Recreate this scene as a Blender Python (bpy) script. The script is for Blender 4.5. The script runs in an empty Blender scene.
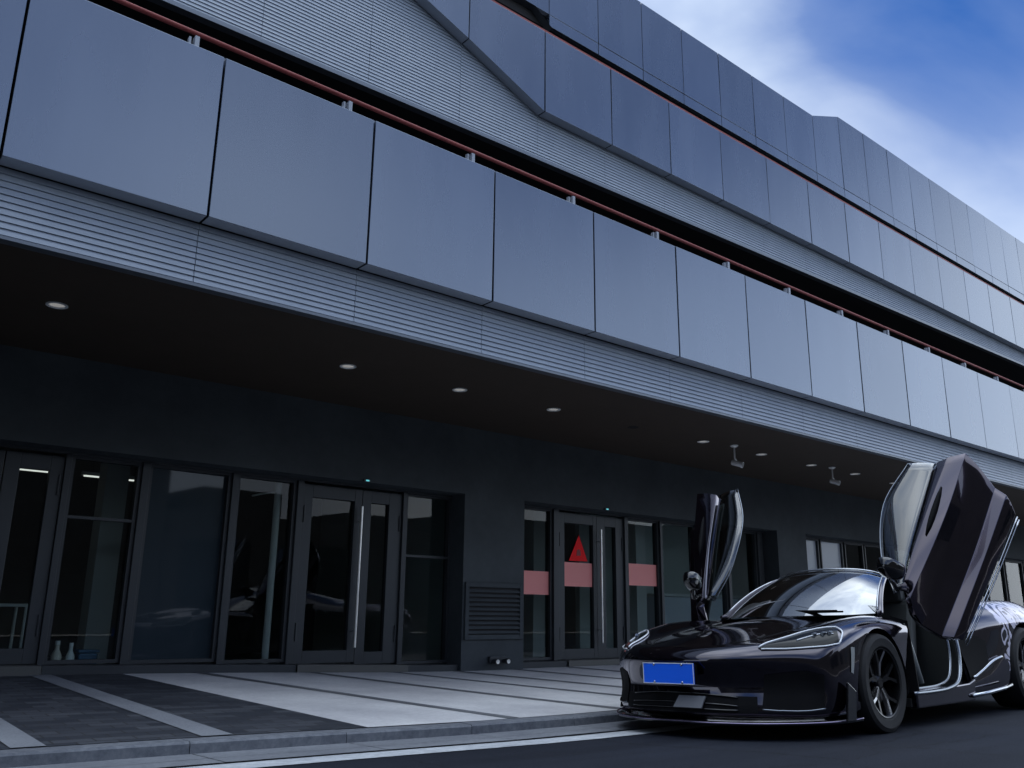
import bpy, bmesh, math, random
from mathutils import Vector as V, Matrix, Euler
from mathutils.bvhtree import BVHTree
random.seed(7)
S = bpy.context.scene
C = S.collection
R = math.radians
PI = math.pi

# ------------------------------------------------------------------ materials
def new_mat(name):
    m = bpy.data.materials.new(name); m.use_nodes = True
    nt = m.node_tree; b = nt.nodes['Principled BSDF']
    return m, nt, b
def pm(name, col, rough=.5, metal=0., spec=.5, coat=0., coat_rough=.03, emit=None, emit_s=0., tint=None, ior=None):
    m, nt, b = new_mat(name)
    b.inputs['Base Color'].default_value = (*col, 1); b.inputs['Roughness'].default_value = rough
    b.inputs['Metallic'].default_value = metal; b.inputs['Specular IOR Level'].default_value = spec
    b.inputs['Coat Weight'].default_value = coat; b.inputs['Coat Roughness'].default_value = coat_rough
    if tint: b.inputs['Specular Tint'].default_value = (*tint, 1)
    if ior: b.inputs['IOR'].default_value = ior
    if emit: b.inputs['Emission Color'].default_value = (*emit, 1); b.inputs['Emission Strength'].default_value = emit_s
    return m
def N(nt, t, **kw):
    n = nt.nodes.new(t)
    for k, v in kw.items(): setattr(n, k, v)
    return n
def noise(nt, scale, detail=4., rough=.55, coord='Object', vec=None, stretch=None):
    tc = N(nt, 'ShaderNodeTexCoord'); n = N(nt, 'ShaderNodeTexNoise')
    n.inputs['Scale'].default_value = scale; n.inputs['Detail'].default_value = detail; n.inputs['Roughness'].default_value = rough
    if stretch:
        mp = N(nt, 'ShaderNodeMapping'); mp.inputs['Scale'].default_value = stretch
        nt.links.new(tc.outputs[coord], mp.inputs[0]); nt.links.new(mp.outputs[0], n.inputs['Vector'])
    else: nt.links.new(tc.outputs[coord], n.inputs['Vector'])
    return n
def ramp(nt, src, stops):
    r = N(nt, 'ShaderNodeValToRGB')
    e = r.color_ramp.elements
    while len(e) < len(stops): e.new(.5)
    for i, (p, c) in enumerate(stops):
        e[i].position = p; e[i].color = (*c, 1) if len(c) == 3 else c
    nt.links.new(src, r.inputs[0]); return r
def mixc(nt, fac, a, b, mode='MIX'):
    m = N(nt, 'ShaderNodeMix', data_type='RGBA', blend_type=mode)
    for i, s in ((0, fac), (6, a), (7, b)):
        if hasattr(s, 'is_linked') or hasattr(s, 'links'): nt.links.new(s, m.inputs[i])
        elif isinstance(s, (int, float)): m.inputs[i].default_value = s
        else: m.inputs[i].default_value = (*s, 1)
    return m.outputs[2]
def bump(nt, b, src, strength=.2, dist=.01):
    n = N(nt, 'ShaderNodeBump'); n.inputs['Strength'].default_value = strength; n.inputs['Distance'].default_value = dist
    nt.links.new(src, n.inputs['Height']); nt.links.new(n.outputs[0], b.inputs['Normal'])

def m_panel(name, base, rough):
    m, nt, b = new_mat(name)
    oi = N(nt, 'ShaderNodeObjectInfo')
    v = ramp(nt, oi.outputs['Random'], [(0, tuple(c*.93 for c in base)), (1, tuple(c*1.06 for c in base))])
    n = noise(nt, 1.3, 5, .6, stretch=(1, 1, .25))
    w = ramp(nt, n.outputs['Fac'], [(.3, (.93, .93, .93)), (.7, (1.03, 1.03, 1.03))])
    nt.links.new(mixc(nt, 1., v.outputs[0], w.outputs[0], 'MULTIPLY'), b.inputs['Base Color'])
    rr = N(nt, 'ShaderNodeMapRange'); rr.inputs['To Min'].default_value = rough-.04; rr.inputs['To Max'].default_value = rough+.06
    nt.links.new(n.outputs['Fac'], rr.inputs[0]); nt.links.new(rr.outputs[0], b.inputs['Roughness'])
    b.inputs['Metallic'].default_value = .82
    n2 = noise(nt, .8, 1, .4); bump(nt, b, n2.outputs['Fac'], .012, .012)
    return m
def m_speck(name, c0, c1, scale, rough=.85, bs=.25, big=None, bd=.004):
    m, nt, b = new_mat(name)
    n = noise(nt, scale, 6, .7); col = ramp(nt, n.outputs['Fac'], [(.32, c0), (.68, c1)]).outputs[0]
    if big:
        n2 = noise(nt, big, 4, .6); w = ramp(nt, n2.outputs['Fac'], [(.3, (.72, .72, .74)), (.7, (1.12, 1.12, 1.1))]).outputs[0]
        col = mixc(nt, 1., col, w, 'MULTIPLY')
    nt.links.new(col, b.inputs['Base Color']); b.inputs['Roughness'].default_value = rough
    bump(nt, b, n.outputs['Fac'], bs, bd)
    if name == 'asphalt':
        b.inputs['Specular IOR Level'].default_value = .18
        n3 = noise(nt, 1., 5, .65, stretch=(.12, 2.2, 1)); w3 = ramp(nt, n3.outputs['Fac'], [(.35, (.74, .74, .76)), (.65, (1.25, 1.24, 1.22))]).outputs[0]
        vo = N(nt, 'ShaderNodeTexVoronoi'); vo.feature = 'DISTANCE_TO_EDGE'; vo.inputs['Scale'].default_value = .55
        tcv = N(nt, 'ShaderNodeTexCoord'); dn = noise(nt, 2.5, 4, .7); mxv = N(nt, 'ShaderNodeVectorMath', operation='MULTIPLY_ADD'); nt.links.new(dn.outputs['Color'], mxv.inputs[0]); mxv.inputs[1].default_value = (.35, .35, 0); nt.links.new(tcv.outputs['Object'], mxv.inputs[2]); nt.links.new(mxv.outputs[0], vo.inputs['Vector'])
        cr = ramp(nt, vo.outputs['Distance'], [(.0, (.35, .35, .35)), (.006, (1, 1, 1))]).outputs[0]
        nt.links.new(mixc(nt, 1., mixc(nt, 1., col, w3, 'MULTIPLY'), cr, 'MULTIPLY'), b.inputs['Base Color'])
    return m
def m_glass(name, tint, ior, rough=.0, base=.0):
    m = bpy.data.materials.new(name); m.use_nodes = True; nt = m.node_tree; nt.nodes.clear()
    out = N(nt, 'ShaderNodeOutputMaterial'); t = N(nt, 'ShaderNodeBsdfTransparent'); g = N(nt, 'ShaderNodeBsdfGlossy')
    t.inputs[0].default_value = (*tint, 1); g.inputs['Roughness'].default_value = rough
    f = N(nt, 'ShaderNodeFresnel'); f.inputs[0].default_value = ior
    mr = N(nt, 'ShaderNodeMath', operation='ADD', use_clamp=True); mr.inputs[1].default_value = base
    mx = N(nt, 'ShaderNodeMixShader')
    geo = N(nt, 'ShaderNodeNewGeometry'); inv = N(nt, 'ShaderNodeMath', operation='SUBTRACT'); inv.inputs[0].default_value = 1.; nt.links.new(geo.outputs['Backfacing'], inv.inputs[1])
    ml = N(nt, 'ShaderNodeMath', operation='MULTIPLY'); nt.links.new(mr.outputs[0], ml.inputs[0]); nt.links.new(inv.outputs[0], ml.inputs[1])   # a thin pane reflects once, at its near face
    nt.links.new(f.outputs[0], mr.inputs[0]); nt.links.new(ml.outputs[0], mx.inputs[0])
    nt.links.new(t.outputs[0], mx.inputs[1]); nt.links.new(g.outputs[0], mx.inputs[2]); nt.links.new(mx.outputs[0], out.inputs[0])
    return m

M = {}
M['panel'] = m_panel('metallic_panel', (.160, .186, .232), .26)
M['panel_top'] = m_panel('metallic_panel_top', (.142, .172, .225), .26)
M['slat'] = m_speck('aluminium_slat', (.31, .36, .43), (.36, .41, .48), 2.5, .42, .0)
M['return'] = pm('panel_return', (.34, .37, .42), .5)
M['trim'] = pm('grey_trim', (.16, .18, .21), .45, .6)
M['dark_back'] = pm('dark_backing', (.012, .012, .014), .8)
M['soffit'] = m_speck('soffit_board', (.046, .031, .020), (.054, .037, .025), 3, .75, .05)
M['wall'] = m_speck('dark_render', (.046, .056, .063), (.055, .065, .073), 9, .8, .15, 1.2)
M['frame'] = pm('window_frame', (.045, .050, .056), .45, .3)
M['frame_light'] = pm('door_threshold', (.12, .12, .115), .5, .6)
M['steel'] = pm('brushed_steel', (.92, .92, .90), .32, 1.)
M['glass'] = m_glass('window_glass', (.78, .83, .83), 1.44, .0, .0)
M['film'] = pm('blue_grey_film', (.030, .042, .052), .03, 0, .35)
M['pale_flat'] = pm('pale_blue_grey', (.50, .54, .60), .25, 0, .5)  # sky mirrored in the far panes put into colour; also counter front
M['rail'] = m_speck('rusty_rail', (.20, .026, .022), (.27, .045, .036), 12, .6, .2)
M['white'] = pm('white_paint', (.82, .82, .80), .45)
M['lens'] = pm('lamp_lens', (.30, .30, .29), .3, emit=(1, .98, .94), emit_s=.16)
M['led_cyan'] = pm('led_cyan', (.02, .2, .25), .4, emit=(.2, .8, .9), emit_s=.5)
M['asphalt'] = m_speck('asphalt', (.008, .010, .017), (.021, .025, .036), 70, .72, .5, .35, .006)
M['kerb'] = m_speck('kerb_stone', (.10, .11, .13), (.19, .20, .22), 20, .85, .5, 1.5)
M['gutter'] = m_speck('gutter_stone', (.15, .16, .18), (.22, .23, .25), 30, .85, .3, 1.2)
M['light_pave'] = m_speck('light_concrete', (.52, .51, .51), (.62, .61, .61), 25, .8, .2, .9)
M['dark_stripe'] = m_speck('dark_granite', (.11, .115, .125), (.16, .165, .175), 60, .75, .2, 1.)
M['mid_stripe'] = m_speck('grey_granite', (.17, .18, .20), (.24, .25, .27), 60, .8, .2, 1.)
M['line'] = m_speck('road_paint', (.38, .40, .42), (.62, .64, .66), 18, .7, .2, 2.)
def m_curtain():
    m, nt, b = new_mat('beige_curtain')
    tc = N(nt, 'ShaderNodeTexCoord'); wv = N(nt, 'ShaderNodeTexWave'); wv.inputs['Scale'].default_value = 3.5; wv.inputs['Distortion'].default_value = 1.5
    nt.links.new(tc.outputs['Object'], wv.inputs[0])
    nt.links.new(ramp(nt, wv.outputs['Fac'], [(0, (.16, .13, .10)), (1, (.52, .45, .36))]).outputs[0], b.inputs['Base Color']); b.inputs['Roughness'].default_value = .2
    return m
M['curtain'] = m_curtain()
M['room'] = m_speck('room_wall', (.085, .088, .086), (.11, .113, .11), 2, .9, .0)
M['room_light'] = pm('light_partition', (.42, .46, .45), .8)
M['room_floor'] = pm('room_floor', (.20, .20, .19), .3)
M['room_pale'] = pm('pale_column', (.50, .52, .51), .7)
M['opp'] = m_speck('opposite_wall', (.035, .038, .042), (.055, .058, .062), 1.5, .9, .1)
M['opp_glass'] = pm('opposite_glass', (.02, .025, .03), .1)
M['earth'] = m_speck('earth', (.06, .06, .06), (.09, .09, .09), 2, .95, .2)
M['lit_red_film'] = pm('lit_red_film', (.88, .30, .28), .5)  # light seen in the bands is put into this pale red
M['red'] = pm('red_sign', (.95, .008, .014), .6, 0, .2)
M['darkred'] = pm('dark_mark', (.22, .008, .012), .5)

def m_pavers():
    m, nt, b = new_mat('dark_pavers')
    tc = N(nt, 'ShaderNodeTexCoord'); br = N(nt, 'ShaderNodeTexBrick')
    br.inputs['Scale'].default_value = 1.; br.inputs['Brick Width'].default_value = .22; br.inputs['Row Height'].default_value = .11
    br.inputs['Mortar Size'].default_value = .006; br.inputs['Color1'].default_value = (.020, .024, .034, 1)
    br.inputs['Color2'].default_value = (.066, .071, .084, 1); br.inputs['Mortar'].default_value = (.02, .02, .022, 1); br.inputs['Bias'].default_value = -.15
    nt.links.new(tc.outputs['Object'], br.inputs[0])
    n = noise(nt, 40, 5, .7); w = ramp(nt, n.outputs['Fac'], [(.3, (.8, .8, .8)), (.7, (1.15, 1.15, 1.15))]).outputs[0]
    n2 = noise(nt, .9, 4, .6, stretch=(.6, 2, 1)); w2 = ramp(nt, n2.outputs['Fac'], [(.35, (.75, .75, .78)), (.7, (1.3, 1.3, 1.25))]).outputs[0]
    nt.links.new(mixc(nt, 1., mixc(nt, 1., br.outputs[0], w, 'MULTIPLY'), w2, 'MULTIPLY'), b.inputs['Base Color'])
    b.inputs['Roughness'].default_value = .7; bump(nt, b, br.outputs['Fac'], -.4, .004)
    return m
M['pavers'] = m_pavers()

# car
def m_paint(name='black_pearl_paint', spec=.35, tint=(.85, .72, 1.)):
    m, nt, b = new_mat(name)
    b.inputs['Base Color'].default_value = (.0028, .0024, .0036, 1); b.inputs['Roughness'].default_value = .10
    b.inputs['Coat Weight'].default_value = 1.; b.inputs['Coat Roughness'].default_value = .015; b.inputs['Coat IOR'].default_value = 1.6
    b.inputs['Specular IOR Level'].default_value = spec
    b.inputs['Specular Tint'].default_value = (*tint, 1)
    b.inputs['Coat Tint'].default_value = (.95, .9, 1., 1)
    return m
M['paint'] = m_paint()
M['pearl'] = m_paint('violet_pearl_paint', .5, (.80, .64, 1.))
M['gloss'] = pm('gloss_black', (.004, .004, .005), .08, 0, .5, 1.)
M['satin'] = pm('satin_black', (.005, .005, .006), .7, 0, .12)
M['tyre'] = m_speck('tyre_rubber', (.010, .010, .011), (.016, .016, .017), 60, .75, .2)
M['rim'] = pm('dark_rim', (.035, .035, .038), .22, .9)
M['rimedge'] = pm('bright_rim_edge', (.45, .45, .47), .2, 1.)
M['disc'] = pm('brake_disc', (.12, .12, .12), .35, 1.)
M['chrome'] = pm('satin_chrome', (.55, .57, .60), .18, 1.)
M['chrome_dim'] = pm('dim_chrome', (.22, .24, .27), .25, 1.)
M['carglass'] = m_glass('car_glass', (.10, .11, .11), 2.1, .0, .38)
M['doorglass'] = m_glass('door_glass', (.40, .44, .44), 2.0, .0, .06)
M['plate'] = pm('blue_plate', (.004, .15, 1.), .35)
M['led'] = pm('white_led', (.75, .78, .82), .25, 0, .5, .5)
M['lamp_dark'] = pm('lamp_housing', (.008, .009, .010), .10, .0, .16)
M['amber'] = pm('side_reflector', (.45, .47, .46), .15, .4)
M['leather'] = pm('grey_leather', (.075, .080, .080), .45)
M['leather2'] = pm('mid_grey_trim', (.26, .28, .27), .4)
M['carpet'] = pm('carpet', (.01, .01, .01), .9)
M['mirror'] = pm('mirror_glass', (.8, .8, .82), .03, 1.)

def m_wrap():
    """black paint with an abstract white brush pattern on the rear fender"""
    m = M['paint'].copy(); m.name = 'wrapped_paint'; nt = m.node_tree; b = nt.nodes['Principled BSDF']
    tc = N(nt, 'ShaderNodeTexCoord'); mp = N(nt, 'ShaderNodeMapping'); nt.links.new(tc.outputs['Object'], mp.inputs[0])
    mp.inputs['Scale'].default_value = (1., 1., 1.)
    n = N(nt, 'ShaderNodeTexNoise'); n.inputs['Scale'].default_value = 3.0; n.inputs['Detail'].default_value = .6; n.inputs['Distortion'].default_value = 2.4
    nt.links.new(mp.outputs[0], n.inputs['Vector'])
    mul = N(nt, 'ShaderNodeMath', operation='MULTIPLY'); mul.inputs[1].default_value = 34; nt.links.new(n.outputs['Fac'], mul.inputs[0])
    sn0 = N(nt, 'ShaderNodeMath', operation='SINE'); nt.links.new(mul.outputs[0], sn0.inputs[0])
    sn = N(nt, 'ShaderNodeMath', operation='MULTIPLY_ADD'); nt.links.new(sn0.outputs[0], sn.inputs[0]); sn.inputs[1].default_value = .5; sn.inputs[2].default_value = .5
    r = ramp(nt, sn.outputs[0], [(0, (0, 0, 0)), (.30, (0, 0, 0)), (.36, (1, 1, 1)), (1, (1, 1, 1))])
    sx = N(nt, 'ShaderNodeSeparateXYZ'); nt.links.new(tc.outputs['Object'], sx.inputs[0])
    def step(out, a, bb):
        k = N(nt, 'ShaderNodeMapRange'); k.inputs['From Min'].default_value = a; k.inputs['From Max'].default_value = bb
        nt.links.new(out, k.inputs[0]); return k.outputs[0]
    # a wrap with its own ragged edge: forward limit, lower limit
    add = N(nt, 'ShaderNodeMath', operation='MULTIPLY_ADD'); nt.links.new(n.outputs['Fac'], add.inputs[0]); add.inputs[1].default_value = .3
    nt.links.new(sx.outputs['X'], add.inputs[2])
    f1 = step(add.outputs[0], -2.20, -2.22)
    add2 = N(nt, 'ShaderNodeMath', operation='MULTIPLY_ADD'); nt.links.new(n.outputs['Fac'], add2.inputs[0]); add2.inputs[1].default_value = .3
    nt.links.new(sx.outputs['Z'], add2.inputs[2])
    f2 = step(add2.outputs[0], .50, .52)
    mu = N(nt, 'ShaderNodeMath', operation='MULTIPLY'); nt.links.new(f1, mu.inputs[0]); nt.links.new(f2, mu.inputs[1])
    mu2 = N(nt, 'ShaderNodeMath', operation='MULTIPLY'); nt.links.new(mu.outputs[0], mu2.inputs[0]); nt.links.new(r.outputs[0], mu2.inputs[1])
    nt.links.new(mixc(nt, mu2.outputs[0], (.0045, .0038, .006), (.78, .80, .82)), b.inputs['Base Color'])
    return m
M['wrap'] = m_wrap()

# ------------------------------------------------------------------ mesh helpers
class MB:
    def __init__(s): s.v = []; s.f = []; s.mi = []; s.cur = 0
    def add(s, vs, fs):
        o = len(s.v); s.v += [tuple(v) for v in vs]
        for f in fs: s.f.append(tuple(i+o for i in f)); s.mi.append(s.cur)
    def box(s, a, b):
        x0, y0, z0 = a; x1, y1, z1 = b
        s.add([(x0,y0,z0),(x1,y0,z0),(x1,y1,z0),(x0,y1,z0),(x0,y0,z1),(x1,y0,z1),(x1,y1,z1),(x0,y1,z1)],
              [(0,3,2,1),(4,5,6,7),(0,1,5,4),(1,2,6,5),(2,3,7,6),(3,0,4,7)])
    def prism(s, poly, y0, y1):
        """polygon in (x,z), counter-clockwise seen from -Y, extruded from y0 to y1"""
        n = len(poly)
        s.add([(x, y0, z) for x, z in poly] + [(x, y1, z) for x, z in poly],
              [tuple(range(n)), tuple(range(2*n-1, n-1, -1))] + [(i, i+n, (i+1) % n + n, (i+1) % n) for i in range(n)])
    def tube(s, pts, r, n=8, cap=True, rs=None):
        pts = [V(p) for p in pts]; rings = []
        up = V((0, 0, 1))
        for i, p in enumerate(pts):
            d = (pts[min(i+1, len(pts)-1)] - pts[max(i-1, 0)]).normalized()
            a = d.cross(up)
            if a.length < .05: a = d.cross(V((1, 0, 0)))
            a.normalize(); b = a.cross(d).normalized(); rr = rs[i] if rs else r
            rings.append([p + a*math.cos(t)*rr + b*math.sin(t)*rr for t in [2*PI*k/n for k in range(n)]])
        vs = [v for q in rings for v in q]; fs = []
        for i in range(len(pts)-1):
            for k in range(n): fs.append((i*n+k, i*n+(k+1) % n, (i+1)*n+(k+1) % n, (i+1)*n+k))
        if cap: fs += [tuple(range(n-1, -1, -1)), tuple((len(pts)-1)*n+k for k in range(n))]
        s.add(vs, fs)
    def lathe(s, prof, n, centre=(0, 0, 0), axis='Z'):
        """profile (r, h) revolved about the axis"""
        vs = []; c = V(centre)
        for r, h in prof:
            for k in range(n):
                t = 2*PI*k/n; u, w = r*math.cos(t), r*math.sin(t)
                vs.append(c + (V((u, w, h)) if axis == 'Z' else V((u, h, w)) if axis == 'Y' else V((h, u, w))))
        fs = []
        for i in range(len(prof)-1):
            for k in range(n): fs.append((i*n+k, i*n+(k+1) % n, (i+1)*n+(k+1) % n, (i+1)*n+k))
        s.add(vs, fs)
    def grid(s, rows, flip=False):
        n = len(rows[0]); fs = []
        for i in range(len(rows)-1):
            for k in range(n-1):
                f = (i*n+k, i*n+k+1, (i+1)*n+k+1, (i+1)*n+k); fs.append(f[::-1] if flip else f)
        s.add([p for r in rows for p in r], fs)
    def build(s, name, mat, parent=None, smooth=False, fix=True, bevel=0., sub=0, solid=None, auto=None, mirror=False):
        me = bpy.data.meshes.new(name); me.from_pydata(s.v, [], s.f)
        mats = mat if isinstance(mat, (list, tuple)) else [mat]
        for m in mats: me.materials.append(m)
        for p, i in zip(me.polygons, s.mi): p.material_index = min(i, len(mats)-1)
        if fix or mirror:
            bm = bmesh.new(); bm.from_mesh(me)
            if mirror: bmesh.ops.scale(bm, vec=(1, -1, 1), verts=bm.verts)
            if fix: bmesh.ops.recalc_face_normals(bm, faces=bm.faces)
            elif mirror: bmesh.ops.reverse_faces(bm, faces=bm.faces)
            bm.to_mesh(me); bm.free()
        o = bpy.data.objects.new(name, me); C.objects.link(o)
        if smooth:
            for p in me.polygons: p.use_smooth = True
        if sub:
            md = o.modifiers.new('sub', 'SUBSURF'); md.levels = md.render_levels = sub
        if solid:
            md = o.modifiers.new('solid', 'SOLIDIFY'); md.thickness = solid; md.offset = -1
        if bevel:
            md = o.modifiers.new('bev', 'BEVEL'); md.width = bevel; md.segments = 2; md.limit_method = 'ANGLE'
        if auto is not None:
            me.set_sharp_from_angle(angle=R(auto))
        if parent: o.parent = parent
        return o
def empty(name, loc=(0, 0, 0)):
    o = bpy.data.objects.new(name, None); o.location = loc; C.objects.link(o); o.empty_display_size = .2; return o
def tag(o, label, cat, group=None):
    o['label'] = label; o['category'] = cat
    if group: o['group'] = group
    return o
def kind(o, k): o['kind'] = k; return o
def catmull(pts, n):
    """smooth polyline through pts, n samples per span"""
    P = [V(p) for p in pts]; out = []
    for i in range(len(P)-1):
        p0 = P[i-1] if i else P[0]*2-P[1]; p1, p2 = P[i], P[i+1]; p3 = P[i+2] if i+2 < len(P) else P[-1]*2-P[-2]
        for k in range(n):
            t = k/n
            out.append(.5*((2*p1)+(p2-p0)*t+(2*p0-5*p1+4*p2-p3)*t*t+(3*p1-p0-3*p2+p3)*t**3))
    out.append(P[-1]); return out

# ------------------------------------------------------------------ ground levels
def sp(s): return .5*(s+math.sqrt(s*s+.35))
def rmp(s): return 4*math.tanh(sp(s)/4)
def zr(X, Y):
    a = -.0347*(Y-3.245) if Y > 1 else .0779-.02*(1-Y)
    return a + .026*rmp(4.3-X)
KY = 5.17
def zk(X): return zr(X, 5.2)+.07
def zw(X): return .055+.037*rmp(6.3-X)
def zp(X, Y):
    t = min(1.3, max(0, (Y-5.2)/4.05)); return zk(X)*(1-t)+zw(X)*t
XS = [-60, -40, -25, -15, -10] + [-8+.5*i for i in range(41)] + [13, 16, 20, 30, 45, 70, 120, 200]
def sheet(name, fx, y0, y1, zf, mat, ny=8, dz=0., k='structure'):
    b = MB(); rows = []
    for j in range(ny+1):
        y = y0+(y1-y0)*j/ny
        rows.append([(x, y, zf(x, y)+dz) for x in fx])
    b.grid(rows); o = b.build(name, mat, smooth=True); return kind(o, k)

g = MB(); g.grid([[(-900, -900, -.5), (900, -900, -.5)], [(-900, 900, -.5), (900, 900, -.5)]]); kind(g.build('ground', M['earth']), 'structure')
b = MB(); ys = [-14, -10, -6, -3, 0, .5, 1, 1.5, 2, 3, 4, 4.68]
b.grid([[(x, y, zr(x, y)) for x in XS] for y in ys]); kind(b.build('road', M['asphalt'], smooth=True), 'structure')
# gutter stones: a strip of slabs with open joints
b = MB(); x = -14.
while x < 60:
    x1 = x+.99
    for (ya, yb) in ((4.70, 4.905), (4.915, KY+.02)):
        zs = [zr(x, ya)+.004, zr(x1, ya)+.004, zr(x1, yb)+.004, zr(x, yb)+.004]
        b.add([(x, ya, zs[0]), (x1, ya, zs[1]), (x1, yb, zs[2]), (x, yb, zs[3])], [(0, 1, 2, 3)])
    x += 1.
kind(b.build('gutter', M['gutter']), 'structure')
b = MB(); b.grid([[(x, y, zr(x, y)-.004) for x in XS] for y in (4.66, 5.2)]); kind(b.build('road_edge', M['dark_stripe'], smooth=True), 'structure')
sheet('road_line', XS, 4.40, 4.63, zr, M['line'], 1, .004)
# kerb of single stones
b = MB(); x = -14.02; 
while x < 60:
    x1 = x+.995; j = random.uniform(-.002, .002); jy = random.uniform(-.002, .002)
    za, zb = zk(x)+j, zk(x1)+j
    y0, y1 = KY+jy, KY+.15
    b.add([(x,y0,zr(x,5.2)-.1),(x1,y0,zr(x1,5.2)-.1),(x1,y0,zb-.012),(x,y0,za-.012),(x,y0+.012,za),(x1,y0+.012,zb),(x1,y1,zb),(x,y1,za),(x,y1,za-.1),(x1,y1,zb-.1)],
          [(0,1,2,3),(3,2,5,4),(4,5,6,7),(7,6,9,8),(0,3,4,7,8),(1,9,6,5,2)])
    x += 1.
kind(b.build('kerb', M['kerb']), 'structure')
# pavement
PY0, PY1 = KY+.15, 9.3
def pave(name, xn0, xf0, xn1, xf1, mat, dz=0.):
    """strip of pavement between two lines given by their x at the kerb and at the wall"""
    b = MB(); rows = []
    nx = max(2, min(60, int(abs(xn1-xn0)/.4)+2)); ny = 10
    for j in range(ny+1):
        t = j/ny; y = PY0+(PY1-PY0)*t; a = xn0+(xf0-xn0)*t; c = xn1+(xf1-xn1)*t
        rows.append([(a+(c-a)*i/nx, y, zp(a+(c-a)*i/nx, y)+dz) for i in range(nx+1)])
    b.grid(rows); return kind(b.build(name, mat, smooth=True), 'structure')
pave('pavement', -40, -40, 3.22, 2.80, M['pavers']); pave('pavement', 3.22, 2.80, 60, 60, M['light_pave'])
for a, c, w in ((1.10, 1.06, .17), (2.10, 1.97, .19), (-.1, -.2, .17), (-1.3, -1.4, .17)): pave('paving_strip', a, c, a+w, c+w, M['mid_stripe'], .004)
for k, (a, c) in enumerate([(4.43, 3.50), (5.66, 4.75), (6.62, 5.85), (7.35, 6.75), (8.2, 7.7), (9.1, 8.7), (10.0, 9.7), (11., 10.7), (12., 11.8), (13.2, 13), (14.4, 14.2), (15.6, 15.4)]):
    pave('paving_strip', a, c, a+.115, c+.115, M['dark_stripe'], .004)

# ------------------------------------------------------------------ the building
BX0, BX1 = -6., 44.
YW, YG = 9.2, 9.55
B = empty('office_building', (8, YW, 0)); tag(B, 'long dark metallic clad building with deep dark canopy over glazed doors', 'building')
BO = V((8, YW, 0))
def part(mb, name, mat, parent=B, **kw):
    """build in world coordinates, then hang on the building"""
    o = mb.build(name, mat, None, **kw)
    o.parent = parent
    o.matrix_parent_inverse = Matrix.Translation(-BO) if parent is B else Matrix.Identity(4)
    return o
# --- ground-floor wall with openings
OPEN = [(-5., 6.88), (7.92, 14.05), (15.0, 38.0)]       # glazed openings
ZH = 2.30                                               # head height
zsoff = 3.2
b = MB()
segs = [(BX0, -5.), (6.88, 7.92), (14.05, 15.0), (38., BX1)]
for a, c in segs: b.box((a, YW, -.15), (c, YW+.36, ZH))
b.box((BX0, YW, ZH), (BX1, YW+.36, zsoff+.02))
b.box((15., YW, -.15), (38., YW+.36, .95))
part(b, 'wall', M['wall'])
b = MB(); b.box((BX0, 6.441, zsoff), (BX1, YW-.002, zsoff+.16)); part(b, 'soffit', M['soffit'])
b = MB(); b.box((BX0, 14, -.2), (BX1, 14.1, 3.2)); b.box((BX0, YW+.37, 2.95), (BX1, 13.99, 3.05)); b.box((BX0, YW+.37, -.2), (BX0+.1, 13.99, 2.94)); b.box((BX1-.1, YW+.37, -.2), (BX1, 13.99, 2.94)); part(b, 'room_wall', M['room'])
for q0, q1 in (((7.3, YW+.37, .1), (7.4, 13.99, 2.94)), ((10.3, 10.55, .1), (15., 10.65, 2.94))):
    b = MB(); b.box(q0, q1); part(b, 'partition', M['room_light'])
b = MB(); b.box((BX0, YW+.37, -.15), (BX1, 14, .1)); part(b, 'room_floor', M['room_floor'])
for x, y in ((2.68, 10.25), (9.15, 10.4), (11.2, 10.1), (19., 11.2)):  # leftmost is made up, standing in for a reflection in the pane
    b = MB(); b.box((x, y, .1), (x+.24, y+.3, 2.94)); part(b, 'column', M['room_pale'])

# --- glazing
K = YG/9.3
def sx(x): return x*K
def sz(z): return .783+(z-.783)*K
ZT = sz(2.235)
def bars(x0, x1, z0, z1, fw, y0=YG-.05, y1=YG+.05, rail=None):
    b = MB(); b.box((x0, y0, z0), (x0+fw, y1, z1)); b.box((x1-fw, y0, z0), (x1, y1, z1))
    b.box((x0+fw, y0+.001, z0), (x1-fw, y1-.001, z0+fw)); b.box((x0+fw, y0+.001, z1-fw), (x1-fw, y1-.001, z1))
    if rail: b.box((x0+fw, y0+.01, rail), (x1-fw, y1-.01, rail+.03))
    return b
def pane(x0, x1, y, z0, z1, mat, par):
    """glass set in its rebate a little off square, as hung panes are"""
    t = math.tan(R(-2.6)) if x1 < 7 else 0.; c = (x0+x1)/2; q = []
    for yy in (-.003, .003):
        for x, z in ((x0, z0), (x1, z0), (x1, z1), (x0, z1)): q.append((x, y+yy+t*(c-x), z))
    p = MB(); p.add(q, [(0,1,2,3),(7,6,5,4),(0,4,5,1),(1,5,6,2),(2,6,7,3),(3,7,4,0)]); return p.build('pane', mat, par)
def window(x0, x1, z0, mat='glass', rail=None, film=None):
    x0, x1 = sx(x0), sx(x1)
    w = part(bars(x0, x1, z0, ZT, .035, rail=rail), 'window', M['frame'])
    pane(x0+.02, x1-.02, YG, z0+.02, ZT-.02, M[mat], w)
    w.matrix_parent_inverse = Matrix.Translation(-BO)
    if film:
        q = MB(); q.box((x0+.035, YG-.014, film[0]), (x1-.035, YG-.010, film[1])); q.build('film_band', M['lit_red_film'], w)
    return w
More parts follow.
